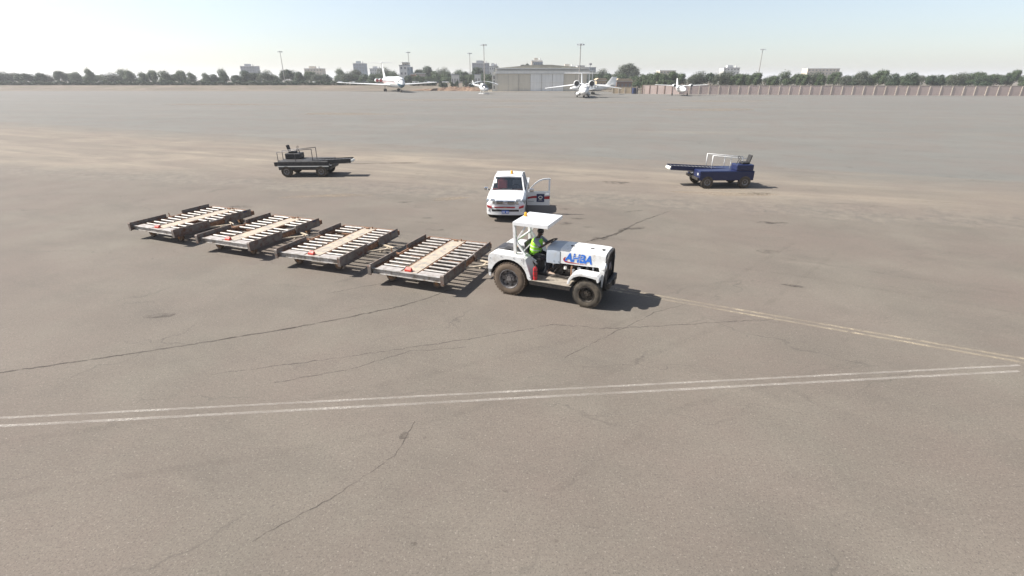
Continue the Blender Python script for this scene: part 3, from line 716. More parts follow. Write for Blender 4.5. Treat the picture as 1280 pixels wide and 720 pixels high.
    for t, w, d_ in ((.30, .223, .178), (.62, .226, .176)):
        c = J['pelvis']+(J['chest']-J['pelvis'])*t; c2 = c+ax*.028
        b.loft([[c+side*w*math.cos(2*math.pi*i/20)+fw*d_*math.sin(2*math.pi*i/20) for i in range(20)], [c2+side*w*math.cos(2*math.pi*i/20)+fw*d_*math.sin(2*math.pi*i/20) for i in range(20)]], cap=False)
    b.build('reflective_band', M['reflect'], v, smooth=True)
    V3 = [J['pelvis']+Vector((0,0,.03))]; E3 = []; R3 = [(.145,.125)]
    for s in ('l', 'r'):
        k = len(V3); V3 += [J['hip_'+s], J['kn_'+s], J['an_'+s].lerp(J['kn_'+s], .15)]; E3 += [(0, k), (k, k+1), (k+1, k+2)]; R3 += [.108, .082, .062]
    skin_body('trousers', V3, E3, R3, M['trouser'], p)
    for s in ('l', 'r'):
        d = J['to_'+s]-J['an_'+s]; d.z = 0; d = d.normalized(); a0 = J['an_'+s]
        b = MB(); sdv = Vector((-d.y, d.x, 0)); loops = []
        base = a0.z-.075
        for t, w, hgt in ((-.07, .030, .07), (-.05, .042, .10), (.02, .044, .105), (.09, .048, .075), (.16, .048, .055), (.20, .030, .035)):
            c = a0+d*t; loops.append([Vector((c.x, c.y, base))+sdv*w, Vector((c.x, c.y, base+hgt*.6))+sdv*w*1.02, Vector((c.x, c.y, base+hgt))+sdv*w*.5, Vector((c.x, c.y, base+hgt))-sdv*w*.5, Vector((c.x, c.y, base+hgt*.6))-sdv*w*1.02, Vector((c.x, c.y, base))-sdv*w])
        b.loft(loops); b.build('shoe', M['shoe'], p, smooth=True, auto=True)
    return p
yc = YC-.05
person((TX, TY, 0), TA, dict(pelvis=(.56, yc, 1.19), chest=(.62, yc, 1.52), neck=(.66, yc, 1.66), head=(.72, yc-.01, 1.785), face=(.80, -.30, -.30),
    sh_r=(.64, yc-.19, 1.59), el_r=(.80, yc-.25, 1.42), wr_r=(1.00, yc-.18, 1.55), ha_r=(1.06, yc-.16, 1.585),
    sh_l=(.66, yc+.19, 1.59), el_l=(.84, yc+.24, 1.44), wr_l=(1.02, yc+.18, 1.56), ha_l=(1.08, yc+.15, 1.60),
    hip_r=(.60, yc-.10, 1.15), kn_r=(1.00, yc-.17, 1.08), an_r=(1.07, yc-.18, .70), to_r=(1.22, yc-.20, .655),
    hip_l=(.60, yc+.10, 1.15), kn_l=(.98, yc+.14, 1.08), an_l=(1.02, yc+.14, .70), to_l=(1.16, yc+.15, .655)),
    'driver in a lime safety vest sitting under the canopy with hands on the steering wheel')
# ------------------------------------------------------------------ roller dollies
def make_dolly(label, extras=True):
    t = thing('cargo_dolly', label, 'cargo dolly', group='flat roller dollies coupled behind the tractor')
    LX, LY, Z = 1.25, 1.78, .50           # half sizes; x along the train, y across
    b = MB()
    b.m(0)                                 # long side rails
    for s in (-1, 1):
        b.b2(s*(LX-.05), s*LX, -LY+.055, LY-.055, Z-.15, Z+.02)
        b.b2(s*.27, s*.31, -LY+.055, LY-.055, Z-.13, Z-.005)
        b.b2(s*(LX-.13), s*(LX-.10), -LY+.055, LY-.055, Z-.06, Z+.015)
    for y in (-1.2, 0, 1.2): b.b2(-LX+.055, LX-.055, y-.03, y+.03, Z-.20, Z-.135)
    b.m(1)
    b.b2(-LX, LX, -LY, -LY+.05, Z-.15, Z+.02); b.b2(-LX, LX, -LY-.035, -LY-.002, Z+.0, Z+.022); b.b2(-LX, LX, -LY-.035, -LY-.002, Z-.15, Z-.128)
    b.m(0); b.b2(-LX, LX, LY-.05, LY, Z-.15, Z+.02)
    b.build('frame', [M['rust'], M['steel']], t, bevel=.004)
    n = 11
    for col, (x0, x1) in enumerate(((-1.10, -.33), (.33, 1.10))):
        for i in range(n):
            y = -1.33+i*(2.95/(n-1))
            b = MB(); b.tube((x0, y, Z-.012), (x1, y, Z-.012), .045, seg=14); b.tube((x0-.02, y, Z-.012), (x1+.02, y, Z-.012), .015, seg=8)
            b.build('roller', M['roller'], t, smooth=True, auto=True)
        for (y0, y1) in ((-LY+.055, -1.46), (1.68, LY-.055)):
            b = MB(); b.b2(x0-.02, x1+.03, y0, y1, Z-.02, Z+.012); b.build('end_plate', M['endplate'], t, bevel=.004)
    b = MB(); b.b2(-.25, .25, -LY+.06, LY-.06, Z-.03, Z+.005); b.build('center_plank', M['plank'], t, bevel=.004)
    b = MB(); b.b2(-.17, .05, -LY+.10, -LY+.22, Z+.006, Z+.06); b.prism_x([(-LY+.12, Z+.06), (-LY+.24, Z+.06), (-LY+.18, Z+.13)], -.15, .03); b.build('pallet_stop', M['red'], t, bevel=.004)
    b = MB(); b.b2(-.14, .0, LY-.2, LY-.12, Z+.006, Z+.05); b.tube((.12, LY-.12, Z), (.12, LY-.12, Z+.09), .02); b.build('pallet_stop', M['rust'], t, bevel=.004)
    # guide plates, splayed outwards at their ends
    for sx in (-1, 1):
        for (y0, y1) in ((-LY-.14, -.42), (.28, 1.58)):
            x = sx*(LX+.004); k = sx
            b = MB(); b.b2(x, x+k*.045, y0, y1, Z-.16, Z+.155)
            b.b2(x+k*.046, x+k*.075, y0+.02, y1-.02, Z-.155, Z-.135)
            g_ = b.build('guide_plate', M['guide'], t, bevel=.006)
            if y0 < 0 and True:
                bb = MB(); bb.prism_x([(y0-.004, Z-.16), (y0-.03, Z-.16), (y0-.03, Z+.12), (y0-.004, Z+.155)], x-k*.06, x+k*.05); bb.build('end_lip', M['guide'], g_)
    b = MB(); b.b2(LX+.051, LX+.053, 1.2, 1.38, Z+.07, Z+.13); b.build('painted_mark', M['navy'], t)
    # hand rail strips along the right edge
    b = MB(); b.beam((LX-.06, -LY+.08, Z+.047), (LX-.06, LY-.1, Z+.047), .035, .05); b.build('edge_strip', M['endplate'], t, bevel=.004)
    # wheels
    for (x, y) in ((-.85, -1.38), (.78, -1.38), (-.85, 1.38), (.78, 1.38)):
        b = MB(); r = .17 if x < 0 else .15
        b.lathe([(-.05, r*.5), (-.055, r*.9), (-.03, r), (.03, r), (.055, r*.9), (.05, r*.5)], (x, y, r), 'y', 26)
        w = b.build('wheel', M['wheelbrown'], t, smooth=True, auto=True)
        b = MB(); b.lathe([(-.062, r*.48), (-.04, r*.3), (-.075, r*.18), (-.08, 0)], (x, y, r), 'y', 18, cap=False); b.lathe([(.062, r*.48), (.04, r*.3), (.075, r*.18), (.08, 0)], (x, y, r), 'y', 18, cap=False); b.build('hub', M['orange_rust'], w, smooth=True, auto=True)
        b = MB(); b.b2(x-.10, x+.10, y-.09, y+.09, Z-.17, Z-.152)
        for s in (-1, 1): b.prism_y([(x-.09, Z-.171), (x+.09, Z-.171), (x+.03, r-.02), (x-.03, r-.02)], y+s*.082, y+s*.070)
        b.build('fork', M['orange_rust'] if x > 0 else M['rust'], w, bevel=.004)
    # drawbar in V form towards the tractor
    b = MB(); e = Vector((2.18, .0, .45))
    for s in (-1, 1): b.beam((LX-.3, s*.62, Z-.17), e+Vector((-.12, s*.03, 0)), .055, .05)
    b.beam((LX+.45, -.30, Z-.14), (LX+.45, .30, Z-.14), .05, .045)
    b.build('drawbar', M['drawbar'], t, bevel=.006)
    b = MB(); ps = [e+Vector((.05*math.cos(a), .05*math.sin(a), 0)) for a in [2*math.pi*i/12 for i in range(13)]]; b.path(ps, .018, 6); b.tube(e+Vector((-.13, 0, 0)), e+Vector((-.04, 0, 0)), .03); b.build('tow_eye', M['black'], t)
    b = MB(); b.beam((-LX-.48, 0, .42), (-LX+.1, 0, .36), .06, .05); b.tube((-LX-.47, 0, .38), (-LX-.47, 0, .56), .018); b.build('rear_hitch', M['rust'], t, bevel=.005)
    return t
cT, sT = math.cos(TA), math.sin(TA)
def tloc(x, y): return (TX+x*cT-y*sT, TY+x*sT+y*cT)
dl = make_dolly('roller dolly with a red stop on its pale plank, coupled right behind the tractor')
DA = TA+R(3.5)
d1 = tloc(-3.04, .07); dl.location = (*d1, 0); dl.rotation_euler = (0, 0, DA)
step = 3.90
ux, uy = math.cos(TA), math.sin(TA)
for k, (lab, da) in enumerate((('second roller dolly of the train, its front right edge just behind the first one', R(5.0)), ('third roller dolly of the train, between the second and the last', R(3)), ('last roller dolly at the far left end of the train', R(1.5))), 1):
    c = copy_tree(dl); c['label'] = lab
    c.location = (d1[0]-ux*step*k+.0, d1[1]-uy*step*k, 0)
    rl = [r for r in c.children if r.name.startswith('roller')]
    for q in {1: (7,), 2: (3, 17), 3: (14,)}[k]: bpy.data.objects.remove(rl[q])
    c.rotation_euler = (0, 0, TA+da)
# ------------------------------------------------------------------ pickup truck
pk = thing('pickup_truck', 'white pickup truck, front door wide open, amber beacon on its roof', 'pickup truck', (-.12, 24.05, 0), R(-94))
HW = .88
def ring(x, zb, zs, zt, wb, ws, wt, crown=.02):
    p = [(-wb, zb), (-ws, zb+(zs-zb)*.35), (-ws, zs), (-wt, zt), (-wt*.55, zt+crown*.8)]
    return [(x, a, z) for a, z in p]+[(x, 0, zt+crown)]+[(x, -a, z) for a, z in p[::-1]]
b = MB()
b.loft([ring(2.44, .52, .80, .90, .62, .66, .60, .02), ring(2.36, .42, .82, .97, .76, .80, .70, .02), ring(2.20, .40, .90, 1.01, .82, .855, .745, .03), ring(1.7, .40, .96, 1.06, .84, .875, .76, .035), ring(1.10, .40, 1.02, 1.13, .85, .88, .78, .03), ring(.98, .38, 1.02, 1.12, .85, .88, .80, .02)])
b.build('hood', M['white_clean'], pk, smooth=True, auto=True, bevel=.01)
# cab tub: sills, floor, rear wall
b = MB(); b.b2(-1.02, .98, -.86, .86, .36, .48); b.b2(-1.05, -.98, -.85, .85, .48, 1.12); b.b2(.94, .975, -.85, .85, .48, 1.08)
b.build('cab_floor', M['white_clean'], pk, bevel=.01)
def door_panel(x0, x1, y, s):
    m_ = MB(); m_.prism([(x0, .44), (x1, .44), (x1, 1.04), (x0, 1.06)], lambda u, v, t: (u, y+s*t+s*(.03 if .5 < v < .9 else 0), v), -.06, .01); return m_
# right side (camera left): front and rear doors shut; left side rear door shut
for (x0, x1, s) in ((-.02, .96, -1), (-.96, -.04, -1), (-.96, -.04, 1)):
    dm = MB(); dm.loft([[(x0, s*.80, .44), (x0, s*.862, .46), (x0, s*.882, .80), (x0, s*.84, 1.07), (x0, s*.80, 1.07)], [(x1, s*.80, .44), (x1, s*.862, .46), (x1, s*.882, .80), (x1, s*.84, 1.07), (x1, s*.80, 1.07)]])
    d_ = dm.build('door', M['white_clean'], pk, bevel=.012)
    hb = MB(); hb.b2(x0+.08, x0+.26, s*.872, s*.90, .90, .94); hb.build('handle', M['white_clean'], d_, bevel=.01)
    if s == -1:
        sb = MB(); sb.b2(x0+.02, x1-.02, s*.884, s*.8865, .70, .79); sb.build('stripe', M['logored'], d_)
# pillars and roof
b = MB()
rx0, rx1, rz = -.86, .42, 1.70
for s in (-1, 1):
    b.beam((1.10, s*.76, 1.08), (.42, s*.62, 1.66), .07, .05); b.beam((.02, s*.80, 1.06), (-.04, s*.64, 1.67), .08, .05, (1, 0, 0)); b.beam((-.98, s*.80, 1.06), (-.84, s*.63, 1.67), .10, .06, (1, 0, 0))
    b.b2(-.98, 1.0, s*.79, s*.845, 1.04, 1.08)
b.beam((1.12, -.77, 1.10), (1.12, .77, 1.10), .06, .05)
b.build('pillar', M['white_clean'], pk, bevel=.012)
b = MB(); b.loft([ [(x, -w, z-.05), (x, -w+.03, z), (x, 0, z+.03), (x, w-.03, z), (x, w, z-.05), (x, 0, z-.035)] for x, w, z in ((.50, .62, 1.655), (.38, .64, 1.70), (-.2, .655, 1.715), (-.8, .64, 1.695), (-.92, .62, 1.655))])
b.build('roof', M['white_clean'], pk, smooth=True, auto=True, bevel=.008)
b = MB(); b.loft([[(1.09, -.74, 1.105), (.475, -.605, 1.645), (.475, .605, 1.645), (1.09, .74, 1.105)], [(1.08, -.74, 1.10), (.465, -.605, 1.635), (.465, .605, 1.635), (1.08, .74, 1.10)]]); b.build('windshield', M['glass'], pk)
b = MB(); b.prism([(-.93, 1.09), (-.85, 1.64), (.40, 1.64), (.98, 1.09)], lambda u, v, t: (u, -.80+(v-1.09)*.29+t, v), 0, .008); b.build('side_window', M['glass'], pk)
b = MB(); b.prism([(-.93, 1.09), (-.85, 1.64), (-.06, 1.64), (-.02, 1.09)], lambda u, v, t: (u, .80-(v-1.09)*.29-t, v), 0, .008); b.build('side_window', M['glass'], pk)
b = MB(); b.prism([(-.72, 1.13), (.72, 1.13), (.60, 1.63), (-.60, 1.63)], lambda u, v, t: (-1.0+(v-1.13)*.25+t, u, v), 0, .008); b.build('rear_window', M['glass_dark'], pk)
# interior
b = MB(); b.b2(.62, .96, -.74, .74, .78, 1.135); b.b2(.48, .68, -.74, .74, .80, 1.08); b.build('dashboard', M['redseat'], pk, bevel=.04, seg=3)
for y in (-.36, .36):
    b = MB(); b.b2(-.30, .22, y-.25, y+.25, .60, .80); b.beam((-.26, y, .76), (-.42, y, 1.34), .46, .13, (1, 0, 0)); b.beam((-.42, y, 1.36), (-.45, y, 1.54), .24, .09, (1, 0, 0)); b.build('front_seat', M['redseat'] if y < 0 else M['grey'], pk, bevel=.04, seg=3)
b = MB(); b.b2(-.92, -.62, -.6, .6, .6, .78); b.b2(-.96, -.84, -.6, .6, .78, 1.3); b.build('rear_seat', M['seat'], pk, bevel=.03)
b = MB(); c = Vector((.38, .36, 1.14)); ax = Vector((-.85, 0, .5)).normalized(); u = Vector((0, 1, 0)); w = ax.cross(u); ps = [c+u*.18*math.cos(2*math.pi*i/18)+w*.18*math.sin(2*math.pi*i/18) for i in range(19)]; b.path(ps, .014, 6); b.tube(c, c-ax*.25, .03); b.beam(ps[0], ps[9], .03, .01); b.build('steering_wheel', M['black'], pk, smooth=True)
b = MB(); b.box((.80, -.05, 1.148), (.16, .46, .014), Matrix.Rotation(R(12), 3, 'Z')); b.build('dashboard_paper', M['paper'], pk)
b = MB(); b.prism([(.55, 1.40), (.67, 1.40), (.67, 1.56), (.55, 1.56)], lambda u_, v_, t: (1.09-(v_-1.10)*1.13+t+.008, -u_, v_), 0, .003); b.build('windshield_sticker', M['paper'], pk)
b = MB(); b.b2(.50, .53, -.10, .10, 1.54, 1.60); b.build('rear_view_mirror', M['black'], pk, bevel=.01)
b = MB(); b.beam((1.11, -.62, 1.135), (1.0, -.02, 1.20), .018, .012); b.beam((1.11, .06, 1.135), (1.0, .62, 1.20), .018, .012); b.build('wiper', M['black'], pk)
# beacon
b = MB(); b.lathe([(0, .075), (.03, .075), (.031, .055), (.11, .052), (.15, .03), (.155, 0)], (.12, .12, 1.735), 'z', 18); b.build('beacon', M['amber'], pk, smooth=True, auto=True)
# bed
b = MB()
b.b2(-2.62, -1.10, -.86, .86, .50, .60)
for s in (-1, 1): b.b2(-2.62, -1.10, s*.80, s*.875, .605, 1.06)
b.b2(-2.65, -2.60, -.86, .86, .50, 1.05); b.b2(-1.14, -1.08, -.86, .86, .61, 1.05)
b.build('bed', M['white_clean'], pk, bevel=.015)
b = MB(); b.b2(-2.5, 2.0, -.6, .6, .28, .37); b.build('underbody', M['dark'], pk)
# wheels
for x in (1.42, -1.62):
    for s in (-1, 1):
        w = thing('wheel', None, None, (x, s*.76, .37), parent=pk)
        b = MB(); b.lathe([(-.10, .22), (-.12, .30), (-.10, .355), (-.05, .37), (.05, .37), (.10, .355), (.12, .30), (.10, .22)], (0,0,0), 'y', 32, cap=False); b.build('tyre', M['tyre2'], w, smooth=True, auto=True)
        b = MB(); b.lathe([(s*.10, .225), (s*.05, .20), (s*.06, .07), (s*.085, .05), (s*.09, 0)], (0,0,0), 'y', 28, cap=False); b.lathe([(-s*.08, .225), (-s*.08, 0)], (0,0,0), 'y', 28, cap=False); b.build('rim', M['chrome'], w, smooth=True, auto=True)
    for s in (-1, 1):
        b = MB(); pts = arc(x, .40, .46, .47, 0, 180, 13); b.prism_y(pts, s*.883, s*.62); b.build('wheel_arch', M['black'], pk)
M['lens_dark'] = mat('headlight_lens', (.20,.21,.22), .08, .4, coat=1)
# front: bumper, grille, lights, plate
b = MB(); b.loft([[(x, y, z) for z in (.34, .40, .62, .70)] + [(x-.2, y, z) for z in (.70, .34)] for y, x in ((-.86, 2.20), (-.80, 2.40), (-.60, 2.50), (-.2, 2.54), (.2, 2.54), (.60, 2.50), (.80, 2.40), (.86, 2.20))])
bp = b.build('front_bumper', M['white_clean'], pk, smooth=True, auto=True)
b = MB(); b.loft([[(x, y, z) for z in (.50, .585)] + [(x-.1, y, z) for z in (.585, .50)] for y, x in ((-.60, 2.508), (-.2, 2.549), (.2, 2.549), (.60, 2.508))]); b.build('air_intake', M['black'], bp)
b = MB(); b.prism([(-.46, .655), (.40, .655), (.44, .70), (-.50, .70)], lambda u_, v_, t: (t, u_, v_), 2.47, 2.552); b.m(1).b2(2.552, 2.556, -.08, .06, .66, .695); b.build('bumper_stripe', [M['logored'], M['orange_rust']], bp)
for s in (-1, 1):
    b = MB(); b.prism([(s*.60, .62), (s*.80, .66), (s*.82, .76), (s*.60, .70)], lambda u_, v_, t: (t-abs(u_)*.28, u_, v_), 2.62, 2.68); b.build('reflector_strip', M['logored'], bp)
    b = MB(); b.tube((2.38, s*.70, .53), (2.475, s*.70, .53), .055, seg=16); b.build('fog_lamp', M['lens'], bp)
    b = MB(); b.loft([[(2.475, s*.445, .80), (2.455, s*.45, .955), (2.30, s*.46, 1.0), (2.2, s*.46, .8)], [(2.43, s*.64, .79), (2.40, s*.65, .96), (2.24, s*.66, 1.01), (2.2, s*.6, .79)], [(2.31, s*.835, .80), (2.28, s*.84, .95), (2.14, s*.82, .99), (2.1, s*.7, .80)], [(2.14, s*.885, .84), (2.10, s*.89, .93), (2.05, s*.86, .96), (2.0, s*.7, .84)]])
    hl = b.build('headlight', M['lens_dark'], pk, smooth=True, auto=True, bevel=.008)
    for (x, y, r) in ((2.452, .52, .052), (2.375, .68, .045)):
        b = MB(); b.tube((x-.04, s*y, .875), (x+.012, s*y, .875), r, seg=16); b.build('lamp_bowl', M['chrome'], hl, smooth=True, auto=True)
b = MB(); b.loft([[(2.485, y, .80), (2.475, y, .96), (2.38, y, .97), (2.38, y, .78)] for y in (-.42, 0, .42)]); gr = b.build('grille', M['chrome'], pk, bevel=.02, seg=3)
b = MB(); 
for (y0, y1) in ((-.38, -.09), (.09, .38)): b.b2(2.476, 2.492, y0, y1, .895, .94); b.b2(2.476, 2.494, y0+.03, y1, .82, .84)
b.build('grille_opening', M['black'], gr)
b = MB(); ps = [Vector((2.498, .085*math.cos(2*math.pi*i/18), .885+.058*math.sin(2*math.pi*i/18))) for i in range(19)]; b.path(ps, .011, 6); ps = [Vector((2.498, .038*math.cos(2*math.pi*i/14), .89+.05*math.sin(2*math.pi*i/14))) for i in range(15)]; b.path(ps, .008, 6); b.b2(2.49, 2.499, -.06, .06, .90, .915); b.build('emblem', M['chrome'], gr)
b = MB(); b.b2(2.556, 2.568, -.15, .17, .42, .54)
b.m(1); 
for y in (-.11, -.07, -.03, .05, .09, .13): b.b2(2.5685, 2.5705, y-.013, y+.013, .45, .51)
b.build('number_plate', [M['plate'], M['paper']], pk, bevel=.003)
# right mirror
b = MB(); b.beam((.92, -.84, 1.12), (.90, -.95, 1.14), .03, .03); b.build('mirror_arm', M['black'], pk)
b = MB(); b.box((.90, -1.02, 1.17), (.10, .18, .14)); b.build('mirror', M['chrome'], pk, bevel=.03, seg=3)
# open left front door: hinged at its front edge and swung straight out
dr = thing('open_door', None, None, (.90, .89, 0), R(90+2), parent=pk)   # door x axis runs outward from the hinge
b = MB(); b.loft([[(x, -.05, .42), (x, -.052, 1.06), (x, .035, 1.06), (x, .055, .75), (x, .035, .44)] for x in (.0, 1.06)]); b.build('door_panel', M['white_clean'], dr, bevel=.012)
b = MB(); fo = [(.0, 1.06), (.14, 1.22), (.34, 1.44), (.52, 1.58), (.74, 1.66), (1.00, 1.68), (1.07, 1.66), (1.06, 1.06)]
fi = [(.08, 1.08), (.20, 1.22), (.38, 1.40), (.55, 1.52), (.75, 1.595), (.98, 1.61), (.985, 1.60), (.98, 1.08)]
for i in range(7): b.prism_y([fo[i], fo[i+1], fi[i+1], fi[i]], -.02-.02, .02)
b.build('window_frame', M['white_clean'], dr, bevel=.004)
b = MB(); b.prism_y([(.10, 1.062), (.13, 1.085), (.98, 1.085), (.98, 1.062)], -.008, -.004); wg = b.build('window', M['glass'], dr)
# the camera faces the outer skin, which is the side the forward axis (local -y) shows
b = MB(); n = 14
for sgn in (-1,):
    up = [(.02+1.03*i/n, .80+.10*(i/n)+.035*math.sin(i/n*5.5)) for i in range(n+1)]
    for i in range(n): b.prism([up[i], up[i+1], (up[i+1][0], up[i+1][1]-.085-.06*(i+1)/n), (up[i][0], up[i][1]-.085-.06*i/n)], lambda u_, v_, t: (u_, t, v_), -.0565, -.0535)
b.build('stripe', M['logored'], dr)
b = MB(); b.b2(.44, .80, -.060, -.0575, .58, .96); b.m(1)
ps = [(.62+.10*math.cos(a), .80+.07*math.sin(a)) for a in [2*math.pi*i/16 for i in range(16)]]
ps2 = [(.62+.07*math.cos(a), .80+.045*math.sin(a)) for a in [2*math.pi*i/16 for i in range(16)]]
for i in range(16): j = (i+1) % 16; b.prism([ps[i], ps[j], ps2[j], ps2[i]], lambda u_, v_, t: (u_, t, v_), -.0635, -.0602)
for k in range(3): b.b2(.53+.02*k, .71-.02*k, -.0635, -.0602, .66+.022*k, .668+.022*k)
b.build('door_emblem', [M['navy'], M['paper']], dr)
b = MB(); b.b2(.05, .32, -.062, -.0535, .60, .62); b.build('small_lettering', M['grey'], dr)
b = MB(); b.b2(.86, 1.02, -.085, -.055, .92, .96); b.build('handle', M['white_clean'], dr, bevel=.01)
b = MB(); b.box((.20, -.12, 1.14), (.22, .10, .15)); b.build('mirror', M['chrome'], dr, bevel=.03, seg=3)
b = MB(); b.b2(.05, 1.0, .056, .075, .50, .98); b.build('inner_trim', M['grey'], dr, bevel=.01)

# ------------------------------------------------------------------ belt loaders at both sides
def belt_loader(loc, rz, label, mbody, mside, L=6.0, z_tip=1.15):
    t = thing('belt_loader', label, 'belt loader', loc, rz, 'belt loaders standing apart on the apron')
    b = MB(); b.b2(-4.6, -1.4, -.95, .95, .45, 1.0); b.b2(-4.5, -3.5, .15, .95, 1.0, 1.35); b.build('body', mbody, t, bevel=.05)
    b = MB(); b.beam((-4.9, -.35, .75), (0, -.35, z_tip), .72, .20); b.build('conveyor', mside, t, bevel=.02)
    b = MB(); b.beam((-4.88, -.35, .865), (-.03, -.35, z_tip+.115), .60, .025); b.build('belt', M['black'], t)
    b = MB()
    for s in (-1, 1): b.beam((-4.9, -.35+s*.385, .80), (0, -.35+s*.385, z_tip+.06), .03, .24)
    b.build('side_rail', mbody, t, bevel=.006)
    b = MB(); b.tube((-.02, -.70, z_tip), (-.02, .0, z_tip), .10); b.build('end_roller', M['paper'], t, smooth=True, auto=True)
    b = MB(); b.beam((-2.2, -.35, .9), (-1.2, -.35, z_tip-.2), .10, .10); b.build('lift_arm', M['steel'], t)
    for s in (-1, 1):
        b = MB(); b.path([(-4.6, -.35+s*.42, .9), (-4.6, -.35+s*.42, 1.55), (-2.4, -.35+s*.42, 1.75), (-2.4, -.35+s*.42, 1.0)], .022, 6); b.tube((-3.5, -.35+s*.42, .95), (-3.5, -.35+s*.42, 1.65), .018, seg=6); b.build('hand_rail', mside, t, smooth=True)
        b = MB(); b.tube((-2.9, -.35+s*.25, .70), (-1.3, -.35+s*.25, z_tip-.25), .05, seg=10); b.tube((-2.2, -.35+s*.25, .82), (-1.25, -.35+s*.25, z_tip-.23), .03, seg=8); b.build('hydraulic_ram', M['chrome'], t, smooth=True)
        b = MB(); b.b2(-1.398, -1.38, s*.70-.09, s*.70+.09, .72, .86); b.build('headlight', M['lens'], t, bevel=.01)
    for i in range(22):
        b = MB(); tt = (i+.5)/22; b.beam((-4.85+4.8*tt-.012, -.35, .885+(z_tip+.115-.885)*tt+.012), (-4.85+4.8*tt+.012, -.35, .885+(z_tip+.115-.885)*tt+.013), .56, .014); b.build('belt_rib', M['grey'], t)
    b = MB(); b.b2(-1.40, -1.30, -.93, .93, .46, .62); b.build('bumper', M['dark'], t, bevel=.02)
    b = MB(); b.b2(-4.62, -1.38, -.958, -.951, .66, .72); b.build('body_stripe', M['paper'], t)
    for x in (-4.1, -1.9):
        for s in (-1, 1):
            b = MB(); b.lathe([(-.10, .2), (-.11, .33), (-.06, .36), (.06, .36), (.11, .33), (.10, .2)], (x, s*.86, .36), 'y', 24); w = b.build('wheel', M['tyre2'], t, smooth=True, auto=True)
            b = MB(); b.lathe([(s*.115, .19), (s*.09, .08), (s*.12, 0)], (x, s*.86, .36), 'y', 16, cap=False); b.build('rim', M['rim_grey'], w)
    b = MB(); b.b2(-4.3, -3.85, .3, .8, 1.36, 1.46); b.beam((-4.28, .55, 1.45), (-4.38, .55, 1.85), .42, .08, (1, 0, 0)); b.build('seat', M['seat'], t, bevel=.03)
    b = MB(); b.tube((-3.6, .55, 1.3), (-3.75, .55, 1.65), .02); ps = [Vector((-3.76+.05*math.sin(a), .55+.16*math.cos(a), 1.66+.13*math.sin(a))) for a in [2*math.pi*i/14 for i in range(15)]]; b.path(ps, .015, 5); b.build('steering_wheel', M['black'], t)
    return t
M['dark_blue'] = mat('dark_blue_paint', (.010,.016,.060), .4)
belt_loader((-10.45, 33.6, 0), R(2), 'dark grey belt loader at the left beyond the dollies, low conveyor tip pointing right', M['black'], M['deckplate'], z_tip=.95)
belt_loader((9.35, 29.8, 0), R(180+2), 'dark blue belt loader at the right with a white roller on its conveyor tip', M['dark_blue'], M['white'], z_tip=1.0)
# ------------------------------------------------------------------ aircraft
M['ac_white'] = mat('aircraft_white', (.60,.60,.59), .35, coat=.3)
M['ac_grey'] = mat('aircraft_belly_grey', (.50,.52,.54), .4)
M['ac_blue'] = mat('aircraft_blue', (.03,.09,.14), .4)
M['cover_red'] = mat('engine_cover_red', (.34,.05,.045), .8)
M['ac_stripe'] = mat('aircraft_pink_stripe', (.55,.30,.32), .5)
def fuselage(name, st, m, parent, seg=28):
    """st: (x, z centre, half width, half height)"""
    b = MB(); loops = [[(x, hw*math.cos(2*math.pi*i/seg), zc+hh*math.sin(2*math.pi*i/seg)) for i in range(seg)] for x, zc, hw, hh in st]
    b.loft(loops); return b.build(name, m, parent, smooth=True)
def wing(name, root, tip, c0, c1, th, m, parent, vert=False):
    """root/tip leading-edge points, chords run to -x"""
    b = MB(); loops = []
    for p, c, t in ((root, c0, th), (tip, c1, th*c1/c0)):
        prof = [(0, 0), (-.12*c, .5*t), (-.4*c, .6*t), (-c, .03*t), (-.45*c, -.4*t), (-.12*c, -.35*t)]
        loops.append([(p[0]+u, p[1]+(v if vert else 0), p[2]+(0 if vert else v)) for u, v in prof])
    b.loft(loops); return b.build(name, m, parent, smooth=True, auto=True)
def gear(name, x, y, r, ztop, parent, n=2, w=.28, dx=(0,)):
    b = MB(); b.tube((x, y, r), (x, y, ztop), r*.22)
    o = b.build(name, M['grey'], parent)
    for d in dx:
        for k in range(n):
            yy = y+(k-(n-1)/2)*w*1.7
            c = MB(); c.lathe([(-w/2, r*.6), (-w/2, r*.9), (-w*.35, r), (w*.35, r), (w/2, r*.9), (w/2, r*.6)], (x+d, yy, r), 'y', 20); c.build('wheel', M['tyre2'], o, smooth=True, auto=True)
    return o
def nacelle(name, x0, L, y, z, r, m, mi, parent, cover=None):
    b = MB(); b.lathe([(x0, r*.80), (x0+.02, r*.92), (x0-.25*r, r), (x0-L*.6, r*.98), (x0-L, r*.62)], (0, y, z), 'x', 24, cap=False)
    b.lathe([(x0, r*.80), (x0-.3*r, r*.74)], (0, y, z), 'x', 24, cap=False); b.lathe([(x0-L, r*.62), (x0-L+.2, r*.5)], (0, y, z), 'x', 24, cap=False)
    o = b.build(name, m, parent, smooth=True)
    b = MB(); b.lathe([(x0-.28*r, r*.76), (x0-.28*r+.05, r*.25), (x0+.02, 0)] if not cover else [(x0-.02, r*.82), (x0+.06, r*.6), (x0+.10, 0)], (0, y, z), 'x', 24, cap=False); b.build('engine_cover' if cover else 'intake', cover or mi, o, smooth=True)
    b = MB(); b.lathe([(x0-L+.25, r*.56), (x0-L+.25, 0)], (0, y, z), 'x', 24, cap=False); b.build('exhaust', M['black'], o)
    return o
